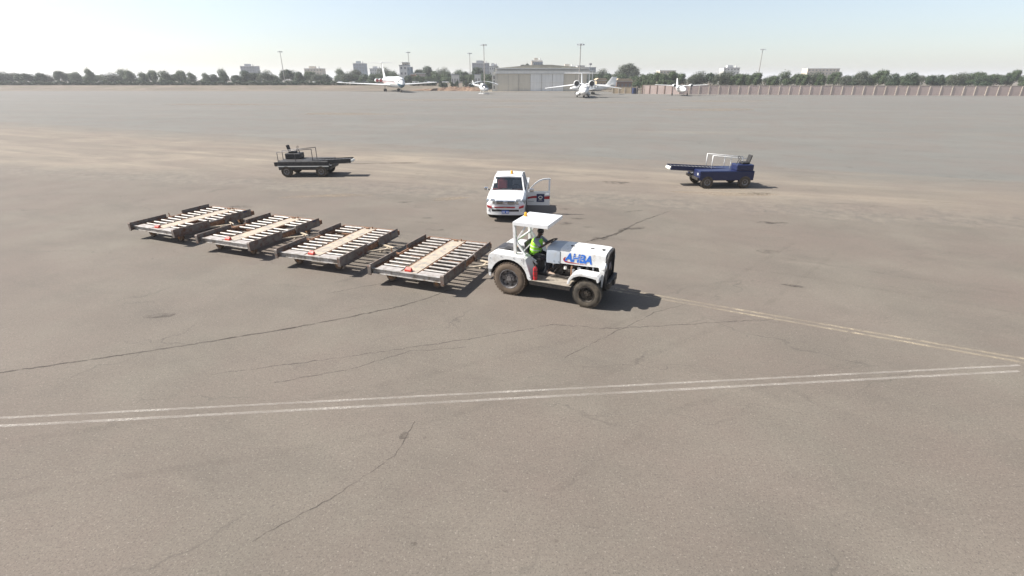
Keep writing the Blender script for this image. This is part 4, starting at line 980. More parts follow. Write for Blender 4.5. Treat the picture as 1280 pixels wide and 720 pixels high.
# four-engined T-tail airliner on the left
al = thing('airliner', 'white four-engined T-tail airliner with red covers in its rear engines', 'airliner', (-59.5, 266, 0), R(-68), 'white aircraft parked along the far side of the apron')
fuselage('fuselage', [(-26, 5.6, .1, .15), (-24, 5.4, .7, .8), (-18, 4.8, 1.6, 1.7), (-10, 4.4, 2.2, 2.4), (0, 4.3, 2.25, 2.45), (20, 4.3, 2.25, 2.45), (24, 4.2, 2.15, 2.35), (26.5, 4.0, 1.75, 1.9), (28.2, 3.7, 1.2, 1.3), (29.3, 3.4, .65, .7), (29.8, 3.3, .1, .12)], M['ac_white'], al)
b = MB(); lo_ = []
for x, zc, hw, hh in [(-10, 4.4, 2.2, 2.4), (0, 4.3, 2.25, 2.45), (20, 4.3, 2.25, 2.45), (24, 4.2, 2.15, 2.35), (26.5, 4.0, 1.75, 1.9)]:
    lo_.append([(x, (hw+.03)*math.cos(a), zc+(hh+.03)*math.sin(a)) for a in [R(205+130*i/10) for i in range(11)]])
b.loft(lo_, closed=False, cap=False); b.build('belly', M['ac_grey'], al, smooth=True)
b = MB(); lo_ = []
for x, zc, hw, hh in [(26.2, 4.03, 1.79, 1.96), (27.3, 3.87, 1.54, 1.66), (28.2, 3.7, 1.24, 1.34), (29.3, 3.4, .68, .73), (29.85, 3.3, .12, .14)]:
    lo_.append([(x, (hw+.03)*math.cos(a), zc+(hh+.03)*math.sin(a)) for a in [R(180+180*i/10) for i in range(11)]])
b.loft(lo_, closed=False, cap=False); b.build('nose_cone', M['ac_blue'], al, smooth=True)
b = MB()
for k in range(6):
    a = R(30+24*k); x = 27.3; b.box((x, 1.60*math.cos(a), 3.87+1.66*math.sin(a)), (.9, .35, .3))
b.build('cockpit_window', M['glass_dark'], al)
b = MB()
for s in (-1, 1):
    for i in range(30): 
        x = -12+i*1.15; b.box((x, s*2.27, 4.75), (.35, .06, .45))
b.build('cabin_window', M['glass_dark'], al)
b = MB()
for s in (-1, 1): b.b2(-14, 24, s*2.29, s*2.31, 4.1, 4.35)
b.build('stripe', M['ac_stripe'], al)
for s in (-1, 1):
    wing('wing', (6.5, s*1.5, 2.9), (-8.0, s*25, 4.0), 9.0, 2.6, .9, M['ac_white'], al)
    wing('tailplane', (-24.6, s*.15, 13.6), (-28, s*7.2, 13.7), 3.6, 1.6, .35, M['ac_white'], al)
    for k, y in enumerate((2.95, 4.75)): nacelle('engine', -14.2, 6.0, s*y, 4.9, .95, M['ac_white'], M['black'], al, M['cover_red'])
    b = MB(); b.b2(-19, -16, s*1.5, s*5, 4.85, 5.05); b.build('engine_pylon', M['ac_white'], al)
    gear('main_gear', 0, s*3.3, .62, 3.4, al, 2, .45, (-.7, .7))
wing('fin', (-16.5, 0, 5.6), (-24.4, 0, 13.6), 8.0, 4.0, .55, M['ac_white'], al, True)
b = MB(); b.lathe([(-23.9, 0), (-24.3, .3), (-28, .28), (-29.4, 0)], (0, 0, 13.65), 'x', 12, cap=False); b.build('fin_fairing', M['ac_white'], al, smooth=True)
gear('nose_gear', 24.5, 0, .55, 2.6, al, 2, .35)

# high-wing jet with two engines above the wing roots, facing the camera
jt = thing('jet_aircraft', 'white high-wing jet facing forward with two round engines beside its cockpit roof', 'jet aircraft', (24.0, 181, 0), R(-94.5), 'white aircraft parked along the far side of the apron')
fuselage('fuselage', [(-15, 3.9, .1, .1), (-13, 3.7, .5, .5), (-8, 3.2, 1.1, 1.2), (-3, 2.55, 1.65, 1.75), (4, 2.5, 1.7, 1.75), (7, 2.4, 1.6, 1.65), (9, 2.2, 1.25, 1.25), (10.3, 2.0, .75, .7), (10.9, 1.9, .1, .1)], M['ac_white'], jt)
for s in (-1, 1):
    b = MB(); b.loft([[(x, s*(1.6+w*math.cos(a)), 1.15+h_*math.sin(a)) for a in [2*math.pi*i/14 for i in range(14)]] for x, w, h_ in ((-4, .1, .1), (-3, .8, .6), (2, .85, .65), (3.2, .1, .1))]); b.build('gear_fairing', M['ac_white'], jt, smooth=True)
    wing('wing', (3.0, s*.8, 4.15), (-1.2, s*12.9, 2.75), 4.6, 1.7, .55, M['ac_white'], jt)
    nacelle('engine', 5.6, 4.6, s*2.45, 4.35, .98, M['ac_white'], M['black'], jt)
    wing('tailplane', (-13.2, s*.1, 7.6), (-14.6, s*6.2, 7.65), 2.4, 1.2, .25, M['ac_white'], jt)
    gear('main_gear', 0, s*1.9, .42, 1.2, jt, 1, .35, (-.6, .6))
wing('fin', (-9, 0, 3.9), (-12.9, 0, 7.6), 4.6, 2.8, .4, M['ac_grey'], jt, True)
b = MB()
for y, x in ((-.62, 8.9), (-.22, 9.25), (.22, 9.25), (.62, 8.9)): b.box((x, y, 3.0), (.6, .34, .34), Matrix.Rotation(R(-35), 3, 'Y'))
b.build('cockpit_window', M['glass_dark'], jt)
b = MB()
for s in (-1, 1):
    for i in range(6): b.box((-2+i*1.5, s*1.68, 2.9), (.35, .08, .35))
b.build('cabin_window', M['glass_dark'], jt)
gear('nose_gear', 6.6, 0, .36, 1.2, jt, 2, .25)

def small_plane(loc, rz, label, high=False, L=15, sc=1.0):
    t = thing('propeller_plane', label, 'propeller plane', loc, rz, 'white aircraft parked along the far side of the apron'); t.scale = (sc, sc, sc)
    fuselage('fuselage', [(-7.5, 2.6, .08, .1), (-6, 2.4, .35, .4), (-2, 2.0, .85, .95), (2.5, 1.95, .9, 1.0), (5, 1.9, .75, .85), (6.6, 1.75, .35, .4), (7.2, 1.7, .05, .05)], M['ac_white'], t)
    zw = 2.9 if high else 1.35
    for s in (-1, 1):
        wing('wing', (1.6, s*.5, zw), (.6, s*8.2, zw+.35), 2.3, 1.2, .3, M['ac_white'], t)
        wing('tailplane', (-5.4, s*.1, 2.9), (-6.2, s*2.8, 3.0), 1.5, .9, .15, M['ac_white'], t)
        e = nacelle('engine', 3.4, 3.4, s*2.6, zw+.15, .45, M['ac_white'], M['black'], t)
        b = MB()
        for k in range(3):
            a = R(30+120*k); b.beam((3.55, s*2.6, zw+.15), (3.55, s*2.6+1.15*math.cos(a), zw+.15+1.15*math.sin(a)), .14, .04)
        b.lathe([(3.45, .16), (3.8, 0)], (0, s*2.6, zw+.15), 'x', 10); b.build('propeller', M['black'], e)
        gear('main_gear', -.3, s*2.4, .36, 1.4, t, 1, .25)
    wing('fin', (-4.0, 0, 2.7), (-6.0, 0, 5.2), 3.4, 1.6, .25, M['ac_white'], t, True)
    b = MB(); 
    for s in (-1, 1):
        for i in range(6): b.box((-1.6+i*.9, s*.90, 2.25), (.35, .06, .3))
    b.box((5.0, 0, 2.45), (.7, .9, .35), Matrix.Rotation(R(-25), 3, 'Y')); b.build('cabin_window', M['glass_dark'], t)
    gear('nose_gear', 5.2, 0, .3, 1.4, t, 1, .2)
    return t
small_plane((32, 214, 0), R(178), 'white propeller plane with a pointed fin standing behind the twin-engined jet', sc=1.25)
small_plane((62.5, 199, 0), R(-95), 'white high-wing propeller plane before the pale wall at the right', True, sc=1.15)

# helicopter
hp = thing('helicopter', 'small white helicopter with drooping rotor blades parked left of the hangar', 'helicopter', (-11.6, 219, 0), R(-62))
hp.scale = (1.25, 1.25, 1.25)
fuselage('cabin', [(2.9, 1.45, .05, .05), (2.7, 1.45, .45, .35), (2.0, 1.6, .85, .75), (.8, 1.8, 1.0, 1.0), (-.8, 1.85, 1.0, 1.0), (-2.0, 2.1, .6, .65), (-3, 2.3, .3, .35)], M['ac_white'], hp)
fuselage('tail_boom', [(-2.4, 2.25, .35, .38), (-5, 2.55, .25, .27), (-8, 2.8, .16, .18), (-8.2, 2.8, .05, .05)], M['ac_white'], hp, 14)
b = MB(); lo_ = [[(x, hw*math.cos(a), zc+hh*math.sin(a)) for a in [R(12+156*i/10) for i in range(11)]] for x, zc, hw, hh in ((2.5, 1.62, .62, .48), (1.9, 1.72, .88, .86), (1.0, 1.86, 1.02, 1.0), (.4, 1.9, 1.02, 1.02))]; b.loft(lo_, closed=False, cap=False); b.build('windscreen', M['glass_dark'], hp, smooth=True)
fuselage('engine_housing', [(.6, 2.9, .1, .1), (.3, 2.95, .5, .35), (-1.4, 2.95, .5, .38), (-2.0, 2.85, .15, .15)], M['ac_white'], hp, 16)
b = MB(); b.tube((-.3, 0, 3.2), (-.3, 0, 3.95), .10); b.lathe([(3.75, .3), (3.9, .3)], (-.3, 0, 0), 'z', 12); b.build('rotor_mast', M['black'], hp)
for k in range(4):
    a = R(28+90*k); b = MB(); pts = [(-.3+r*math.cos(a), r*math.sin(a), 3.9-.026*r*r) for r in (.2, 1.5, 3, 4.5, 6.0)]
    for p, q in zip(pts[:-1], pts[1:]): b.beam(p, q, .40, .06)
    b.build('rotor_blade', M['ac_grey'], hp)
wing('tail_fin', (-7.4, 0, 2.8), (-8.5, 0, 4.1), 1.1, .6, .12, M['ac_white'], hp, True)
b = MB(); b.tube((-8.1, .15, 3.2), (-8.1, .3, 3.2), .06); b.beam((-8.1, .3, 2.4), (-8.1, .3, 4.0), .12, .03, (1,0,0)); b.build('tail_rotor', M['black'], hp)
b = MB()
for s in (-1, 1):
    b.tube((-1.7, s*1.05, .12), (2.2, s*1.05, .12), .07, seg=8)
    for x in (-.9, 1.3): b.tube((x, s*1.05, .12), (x, s*.5, 1.1), .05, seg=8)
b.build('skid', M['ac_white'], hp)
# ------------------------------------------------------------------ far setting
def at(px, row, D):
    """real position of a sight line at ground distance D: (X, Z)"""
    u = (px-640)/F; v = (row-360)/F
    dy = math.cos(pitch)-v*math.sin(pitch); dz = -math.sin(pitch)-v*math.cos(pitch); t = D/dy
    return u*t, CH+dz*t
M['hangar_cream'] = mat('hangar_cream_sheet', (.50,.46,.39), .6, col2=(.45,.42,.35), scale=.4, stretch=(3,1,.3))
M['hangar_white'] = mat('hangar_pale_sheet', (.62,.62,.61), .55, col2=(.56,.56,.55), scale=.4, stretch=(3,1,.3))
M['fascia'] = mat('hangar_fascia', (.55,.53,.48), .6, col2=(.49,.47,.42), scale=.3)
M['roofing'] = mat('hangar_roofing', (.40,.37,.29), .7, col2=(.33,.30,.24), scale=.2)
M['seam'] = mat('dark_seam', (.30,.28,.25), .8)
hg = thing('hangar', 'long low hangar with a shallow roof and cream and white sliding doors', 'hangar', (14.2, 260, 0))
x0, x1 = -21.2, 21.8; H = 10.0
b = MB(); b.b2(x0-.9, x1+.9, .6, 42, 7.9, H); b.b2(x0-.9, x0, .6, 42, 0, 7.9); b.b2(x1, x1+.5, 4, 42, 0, 7.9); b.b2(x0, x1, 41.5, 42, 0, 7.9); b.build('wall', M['fascia'], hg)
b = MB(); b.b2(x0-1.2, x1+3.5, -.6, .6, H-1.0, H-.7); b.b2(x0-.95, x1+1, -.3, .595, 8.0, H-.705); b.b2(x0-1.2, x1+1.2, -.5, .7, H+.002, H+.35); b.build('fascia_beam', M['hangar_white'], hg)
b = MB(); n = 10
loops = []
for y in (0.0, 42): loops.append([(x0-1.2, y, H+.36), (x0+18, y, H+1.9), (x0+26, y, H+1.9), (x1+1.2, y, H+.36), (x1+1.2, y, H+.352), (x0-1.2, y, H+.352)])
b.loft(loops); b.build('roof', M['roofing'], hg)
xs = [x0, -16.0, -11.0, -5.3, 0.0, 5.3, 10.8, 16.3, x1]
for i in range(8):
    mm = M['hangar_white'] if 3 <= i <= 5 else M['hangar_cream']
    yo = .18 if i % 2 else .32
    b = MB(); b.b2(xs[i]+.05, xs[i+1]-.05, yo, yo+.10, .1, 7.9); d_ = b.build('sliding_door', mm, hg)
    b = MB(); b.b2(xs[i+1]-.12, xs[i+1]+.06, yo-.10, yo-.02, .1, 7.8); b.build('door_edge', M['seam'], d_)
    b = MB(); b.b2(xs[i]+.1, xs[i+1]-.15, yo-.05, yo-.002, 3.9, 4.0); b.build('door_rail', M['fascia'], d_)
for i, x in enumerate((x1+1.2, x1+2.6)):
    b = MB(); b.b2(x-.2, x+.2, .0, .4, 0, H-1.01); b.build('post', M['hangar_white'], hg)
b = MB()
b.b2(x0-2.6, x0-.95, .3, 3, 0, 8.8); an = b.build('annex', M['fascia'], hg)
for z in (1.2, 3.4, 5.6): 
    b = MB(); b.b2(x0-1.9, x0-1.4, .22, .295, z, z+1.5); b.build('window', M['glass_dark'], an)
b = MB(); b.b2(x0-1.2, x1+1, -.8, .1, 0.0, .16); b.build('door_track', M['concrete'], hg)

# light masts
def mast(X, Y, H, label, heads=6):
    t = thing('light_mast', label, 'light mast', (X, Y, 0), 0, 'floodlight masts round the apron')
    b = MB(); b.tube((0,0,0), (0,0,H), .32, .16, 12); b.b2(-.5, .5, -.5, .5, 0, .3); b.build('pole', M['steel'], t, smooth=True, auto=True)
    b = MB(); b.tube((0,0,H-.3), (0,0,H+.1), 1.2, seg=16); b.build('head_ring', M['grey'], t)
    for i in range(heads):
        a = 2*math.pi*i/heads; b = MB(); b.box((1.35*math.cos(a), 1.35*math.sin(a), H-.25), (.7, .7, .45), Matrix.Rotation(a, 3, 'Z')); b.build('floodlight', M['ac_grey'], t)
    return t
mast(31.3, 252, 20.3, 'tall light mast standing in front of the hangar doors near the jet')
mast(-15.3, 300, 22.8, 'tall light mast just left of the hangar behind the helicopter')
mast(-75.5, 400, 23.5, 'slim light mast beside the pale block behind the airliner')
mast(-30.2, 392, 22.5, 'slim light mast with a small head above the red soil left of the helicopter')
mast(-160, 380, 23, 'slim light mast at the far left above the hedge')
mast(150, 330, 22, 'slim light mast at the far right above the pale wall')

# buildings
M['wn'] = mat('building_window', (.15,.15,.16), .4)
def bmat(name, c): return mat(name, c, .85, col2=tuple(k*.86 for k in c), scale=.15)
BC = dict(grey=bmat('grey_render', (.30,.31,.34)), white=bmat('white_render', (.62,.61,.58)), cream=bmat('cream_render', (.56,.49,.40)), pink=bmat('pink_render', (.48,.38,.34)), tan=bmat('tan_render', (.47,.37,.25)), bluegrey=bmat('blue_grey_render', (.27,.31,.35)), brown=bmat('brown_render', (.20,.13,.10)))
def building(px0, px1, row, D, m, label, depth=12, floors=4, bays=5, roof=None, extra=None, rot=0):
    xa, z = at(px0, row, D); xb, _ = at(px1, row, D); w = xb-xa
    t = thing('building', label, 'building', ((xa+xb)/2, D, 0), rot, 'buildings beyond the airfield')
    b = MB(); b.b2(-w/2, w/2, 0, depth, -.3, z); b.build('wall', BC[m], t)
    b = MB(); b.b2(-w/2-.25, w/2+.25, -.25, depth+.25, z+.003, z+.45); r_ = b.build('roof', BC['white'] if m != 'white' else BC['grey'], t)
    if extra == 'tank':
        b = MB(); b.b2(-w*.25, w*.1, 2, 6, z+.46, z+2.6); b.build('roof_room', BC[m], r_)
        b = MB(); b.tube((w*.3, 3, z+.46), (w*.3, 3, z+2.2), .9); b.build('water_tank', BC['white'], r_)
    if roof:
        b = MB(); b.prism([(-w/2-.6, z+.46), (w/2+.6, z+.46), (w/2-.8, z+roof), (-w/2+.8, z+roof)], lambda u, v, t_: (u, t_+ (v-z-.46)*0, v), -.6, depth+.6); b.build('pitched_roof', BC['tan'] if m != 'cream' else BC['tan'], t)
    wm = None; fh = z/max(floors, 1)
    for f_ in range(floors):
        for k in range(bays):
            x = -w/2+w*(k+.5)/bays; zz = f_*fh+fh*.55
            if wm is None:
                b = MB(); b.b2(-w/bays*.20, w/bays*.20, -.08, -.004, -fh*.19, fh*.19); wm = b.build('window', M['wn'], t); wm.location = (x, 0, zz)
            else:
                c = wm.copy(); link(c, t); c.location = (x, 0, zz)
            
    return t
building(441, 455, 79.5, 620, 'bluegrey', 'blue-grey office tower at the far left behind the airliner wing', floors=7, bays=4, extra='tank')
building(430, 450, 93, 430, 'white', 'low white building below the blue-grey tower', floors=2, bays=7)
building(462, 476, 86, 640, 'white', 'pale flats between the blue-grey tower and the airliner fin', floors=5, bays=5, extra='tank')
building(499, 508.5, 82, 390, 'white', 'tall narrow white block right behind the airliner nose', floors=4, bays=2)
building(502.5, 508.3, 78.5, 408, 'cream', 'cream stair tower rising over the narrow white block', floors=5, bays=2)
building(508.7, 512, 84, 389, 'bluegrey', 'narrow dark slab at the right side of the white block', floors=4, bays=1)
building(513, 519, 93, 380, 'brown', 'small brown-roofed house right of the airliner nose', floors=1, bays=2)
building(520, 528, 92, 375, 'pink', 'small pink house with a pale dome-like front among the trees', floors=1, bays=2)
building(590, 611, 79, 560, 'grey', 'broad grey apartment block left of the hangar', floors=6, bays=8, extra='tank')
building(597, 605, 76.5, 575, 'grey', 'grey upper block rising from the apartment roof', floors=7, bays=3)
building(611.5, 622, 83, 480, 'white', 'white house with terraces between the apartment block and hangar', floors=4, bays=4, extra='tank')
building(614, 620, 80.5, 500, 'cream', 'cream upper storey over the white terraced house', floors=4, bays=2)
building(593, 600.5, 93.5, 330, 'white', 'small bright white hut below the grey apartment block', floors=1, bays=2, depth=6)
building(564, 573, 94, 340, 'white', 'low white shelter roof among the trees in the middle', floors=1, bays=3, depth=6)
building(651, 662, 81.5, 520, 'brown', 'brown roof structures just over the hangar roof at its left', floors=4, bays=3)
building(664.5, 678, 76, 540, 'cream', 'cream tower block with dark glazing over the hangar ridge', floors=6, bays=3, extra='tank')
building(667, 678.5, 77.5, 538, 'bluegrey', 'dark blue glazed face in front of the cream tower block', floors=5, bays=5, depth=1.5)
building(702, 719, 83.5, 560, 'cream', 'cream building showing above the right end of the hangar roof', floors=5, bays=6, extra='tank')
building(722, 731, 82.5, 520, 'white', 'white building with square windows above the hangar end', floors=5, bays=5)
building(731.3, 745, 84.5, 530, 'bluegrey', 'blue-grey building beside the white one above the hangar end', floors=5, bays=5)
building(746, 758, 101, 300, 'tan', 'small tan house with a pale roof behind the propeller plane fin', floors=1, bays=3, roof=1.4, depth=8)
building(771, 790, 102, 300, 'brown', 'brown-walled house with a broad tan roof right of the propeller plane', floors=1, bays=4, roof=1.6, depth=9)
building(825, 845, 88.5, 520, 'cream', 'pale building showing over the trees at the right', floors=4, bays=5)
building(380, 402, 86, 600, 'cream', 'cream block of flats among the trees at the left', floors=5, bays=6, extra='tank')
building(300, 318, 83, 620, 'grey', 'grey block of flats at the far left', floors=6, bays=5, extra='tank')
building(905, 925, 85, 560, 'white', 'white block of flats above the trees far at the right', floors=5, bays=5, extra='tank')
building(1010, 1050, 86, 600, 'cream', 'broad cream block at the far right', floors=5, bays=9)
# antenna tower seen above the hangar end
t = thing('antenna_mast', 'thin lattice antenna mast over the hangar end with a round platform', 'antenna mast', (at(738, 80, 500)[0], 500, 0))
b = MB(); zt = at(738, 79, 500)[1]
b.tube((0,0,0), (0,0,zt), .5, .2, 6); b.build('pole', M['grey'], t); b = MB(); b.tube((0,0,zt-1.5), (0,0,zt), 1.4, seg=10); b.build('platform', M['grey'], t)

# walls right of the hangar
def wall(px0, px1, D0, D1, h, m, label, cap=None, nb=8):
    xa = at(px0, 110, D0)[0]; xb = at(px1, 110, D1)[0]; L = math.hypot(xb-xa, D1-D0)
    t = thing('boundary_wall', label, 'wall', (xa, D0, 0), math.atan2(D1-D0, xb-xa), 'boundary walls at the edge of the apron')
    b = MB(); b.b2(0, L, 0, .2, -.1, h); b.build('panel', BC[m], t)
    b = MB(); b.b2(0, L, -.04, .24, h+.002, h+.14); b.build('coping', M['concrete'], t)
    for i in range(nb+1):
        b = MB(); b.b2(L*i/nb-.15, L*i/nb+.15, -.10, -.003, 0, h-.05); b.build('post', BC['brown'] if cap and nb < 10 else BC['cream'], t)
wall(803, 850, 222, 216, 3.3, 'pink', 'pinkish wall with dark posts at the right below the trees', True, 5)
wall(850, 1400, 216, 190, 3.3, 'pink', 'long pinkish wall continuing to the far right', True, 40)
wall(766, 796, 228, 226, 2.5, 'tan', 'lower tan wall behind the propeller plane', None, 4)
t = thing('container', 'dark blue container leaning by the end of the tan wall', 'container', (at(794, 110, 221)[0], 221, 0), R(10))
b = MB(); b.b2(-1.0, 1.0, -.8, .8, .12, 2.3)
for i in range(7): b.b2(-.95+i*.3, -.83+i*.3, -.85, -.802, .2, 2.2)
b.build('box', M['navy'], t, bevel=.03); b = MB(); b.b2(-1.02, 1.02, -.86, .82, 0, .12); b.build('base_frame', M['black'], t)
t = thing('gate_frame', 'pale metal gate frame between the tan and the pinkish walls', 'gate', (at(801, 110, 220)[0], 220, 0))
for x in (-1.6, 0, 1.6):
    b = MB(); b.b2(x-.09, x+.09, 0, .18, 0, 3.0); b.build('post', M['drawbar'], t)
b = MB()
for z in (.5, 1.6, 2.9): b.beam((-1.5, .09, z), (1.5, .09, z), .08, .08)
b.beam((-1.5, .05, .5), (0, .05, 2.9), .06, .06); b.build('bar', M['drawbar'], t)

# parked cars far behind the hedge
def far_car(mb, label_mat=None):
    t = bpy.data.objects.new('parked_car', None); link(t)
    b = MB(); b.loft([[(x, -.85, .35), (x, -.88, .75), (x, -.7, z), (x, .7, z), (x, .88, .75), (x, .85, .35)] for x, z in ((-2.2, .85), (-2.0, 1.0), (1.2, 1.0), (2.1, .85), (2.25, .6))]); b.build('body', mb, t, bevel=.05)
    b = MB(); b.loft([[(x, -w, z0), (x, -w*.85, z), (x, w*.85, z), (x, w, z0)] for x, z, z0, w in ((-1.7, 1.02, 1.0, .72), (-1.3, 1.42, 1.0, .74), (.2, 1.44, 1.0, .74), (.95, 1.02, 1.0, .72))]); b.build('cabin', M['glass_dark'], t)
    b = MB(); b.b2(-1.3, .2, -.62, .62, 1.43, 1.48); b.build('roof', mb, t)
    for x in (-1.4, 1.4):
        for s in (-1, 1):
            b = MB(); b.tube((x, s*.72, .33), (x, s*.9, .33), .33, seg=14); b.build('wheel', M['tyre2'], t)
    return t
random.seed(5)
protos = [far_car(M['ac_white']), far_car(M['rim_grey']), far_car(M['navy']), far_car(M['ac_grey'])]
carpx = [(443,0,'first white car from the left in the row beyond the hedge'), (455,1,'grey car beyond the hedge left of the airliner fin'), (519,0,'white car just right of the airliner nose behind the hedge'), (533,3,'pale grey car fourth in the row behind the hedge'), (541,0,'white car in the middle of the row behind the hedge'), (549,2,'dark car in the row behind the hedge below the shelter'), (557,0,'white car at the right of the dark one behind the hedge'), (584,1,'dark grey car beside the small white hut'), (426,3,'pale car left of the first white car'), (398,0,'white car near the left end of the hedge')]
first = {}
for px, k, lab in carpx:
    X = at(px, 100, 345)[0]
    c = protos[k] if k not in first else copy_tree(protos[k]); first[k] = 1
    c.location = (X, 345+random.uniform(-4, 4), 3.0); c.rotation_euler = (0, 0, random.choice((0, math.pi))+random.uniform(-.2, .2)); tag(c, lab, 'car', 'cars parked beyond the hedge')
# raised bank that the cars and hedge stand on
b = MB(); b.prism([(294, -.3), (314, 1.7), (336, 3.0), (362, 3.0), (380, -.3)], lambda u, v, t_: (t_, u, v), -330, -14); tag(b.build('bank', M['sand']), kind='structure')

# soil heaps
random.seed(21)
def heap(px, D, rx, ry, h, nm='soil_heap'):
    X = at(px, 108, D)[0]; b = MB(); ph = [random.uniform(0, 6.28) for _ in range(6)]; rings = 9; seg = 34; prev = None
    for k in range(rings+1):
        t_ = k/rings; ring = []
        for i in range(seg):
            a = 2*math.pi*i/seg; kk = 1+.18*math.sin(2*a+ph[0])+.12*math.sin(3*a+ph[1])+.08*math.sin(7*a+ph[2])
            r = (1-t_)*kk; z = h*(1-(1-t_)**1.7)*(1+.2*math.sin(3*a+ph[3])*t_*(1-t_)*3)+random.uniform(-.10, .10)*h*(1 if k else 0)
            ring.append(b.bm.verts.new((X+rx*r*math.cos(a), D+ry*r*math.sin(a), -.05 if k == 0 else z)))
        if prev:
            for i in range(seg): b.face((prev[i], prev[(i+1)%seg], ring[(i+1)%seg], ring[i]))
        prev = ring
    return tag(b.build(nm, M['heap']), kind='structure')
for a_ in ((548, 282, 6, 3, 1.0), (558, 280, 7, 3, 1.5), (566, 284, 6, 4, 1.9), (574, 281, 6, 3, 1.5), (584, 280, 6, 3, 1.8), (592, 276, 5, 3, 1.6), (599, 279, 4, 3, 1.2), (535, 284, 8, 3, .8)): heap(*a_)
random.seed(31)

# ------------------------------------------------------------------ trees, hedges
def crown_mesh(name, rx, ry, rz, n, leaf, seed, mm, lumps=14, loose=.25, flat=.0):
    rnd = random.Random(seed); b = MB(); L = []
    for _ in range(lumps):
        while True:
            p = Vector((rnd.uniform(-1, 1), rnd.uniform(-1, 1), rnd.uniform(-1, 1)))
            if .25 < p.length < .92: break
        L.append((Vector((p.x*rx*.72, p.y*ry*.72, p.z*rz*.72)), rnd.uniform(.28, .48)*min(rx, rz)))
    for _ in range(n):
        c, r = rnd.choice(L); d = Vector((rnd.gauss(0, 1), rnd.gauss(0, 1), rnd.gauss(0, 1)*.9+.15)).normalized()
        p = c+d*r*(rnd.uniform(.55, 1.0) if rnd.random() > loose else rnd.uniform(.9, 1.35))
        s = leaf*rnd.uniform(.45, .95); nn = (d+Vector((rnd.gauss(0, .6), rnd.gauss(0, .6), rnd.gauss(0, .6)+.4))).normalized(); u = nn.orthogonal().normalized(); u.rotate(Matrix.Rotation(rnd.uniform(0, 6.28), 3, nn)); w = nn.cross(u)
        k = rnd.uniform(.5, .9)
        b.face([b.bm.verts.new(p+u*s*.5+w*s*.1*k), b.bm.verts.new(p+w*s*.5*k), b.bm.verts.new(p-u*s*.5), b.bm.verts.new(p-w*s*.5*k)])
    bm = b.bm; me = bpy.data.meshes.new(name); bm.to_mesh(me); bm.free(); me.materials.append(mm); return me
def trunk_mesh(h, r, seed, spread):
    rnd = random.Random(seed); b = MB(); p = Vector((0, 0, -.2)); k = 5; q = p
    for i in range(k):
        q = p+Vector((rnd.uniform(-.12, .12)*h*.2, rnd.uniform(-.1, .1)*h*.2, h/k)); b.tube(p, q, r*(1-.13*i), r*(1-.13*(i+1)), 8); p = q
        if i >= 2:
            for _ in range(2):
                a = rnd.uniform(0, 6.28); e = q+Vector((math.cos(a)*spread*.6, math.sin(a)*spread*.6, h*.35)); b.tube(q, e, r*.45, r*.12, 6)
    bm = b.bm; me = bpy.data.meshes.new('trunk'); bm.to_mesh(me); bm.free(); me.materials.append(M['bark']); return me
VAR = {}
for k, (mm, rx, rz, n, leaf, lumps, loose) in dict(
    round_a=('leaf_a', 5, 4.2, 2600, .62, 16, .25), round_b=('leaf_b', 5, 4.0, 2600, .62, 18, .2), grey=('leaf_c', 5, 5.2, 2200, .6, 16, .45),
    tall=('leaf_c', 4.2, 6.5, 2600, .6, 18, .5), dense=('leaf_a', 6.5, 4.0, 3600, .62, 22, .15), dry=('leaf_d', 4, 3.0, 1300, .5, 10, .5)).items():
    for s in range(2):
        VAR[(k, s)] = (crown_mesh('crown', rx, rx*.9, rz, int(n*2.4), leaf, 100+s*17+len(k), M[mm], lumps, loose), trunk_mesh(rz*1.2, .32, s+3, rx), rx, rz)
def tree(px, row_top, w_px, D, kind, label, base=0, group='trees beyond the airfield'):
    X, zt = at(px, row_top, D); s = 623/(D*.9218+2); wm = w_px*1.25/s
    cm, tm, rx, rz = VAR[(kind, random.randint(0, 1))]
    H = zt-base; sc_x = wm/(2*rx); sc_z = min(H/(rz*2.25), sc_x*1.5)
    t = thing('tree', label, 'tree', (X, D, base), random.uniform(-.6, .6), group)
    c = bpy.data.objects.new('crown', cm); link(c, t); c.location = (0, 0, H-rz*sc_z*.98); c.scale = (sc_x, sc_x, sc_z)
    k = bpy.data.objects.new('trunk', tm); link(k, t); th = H-rz*sc_z*1.2; k.scale = (sc_x, sc_x, max(.3, th/(rz*1.2)))
    return t
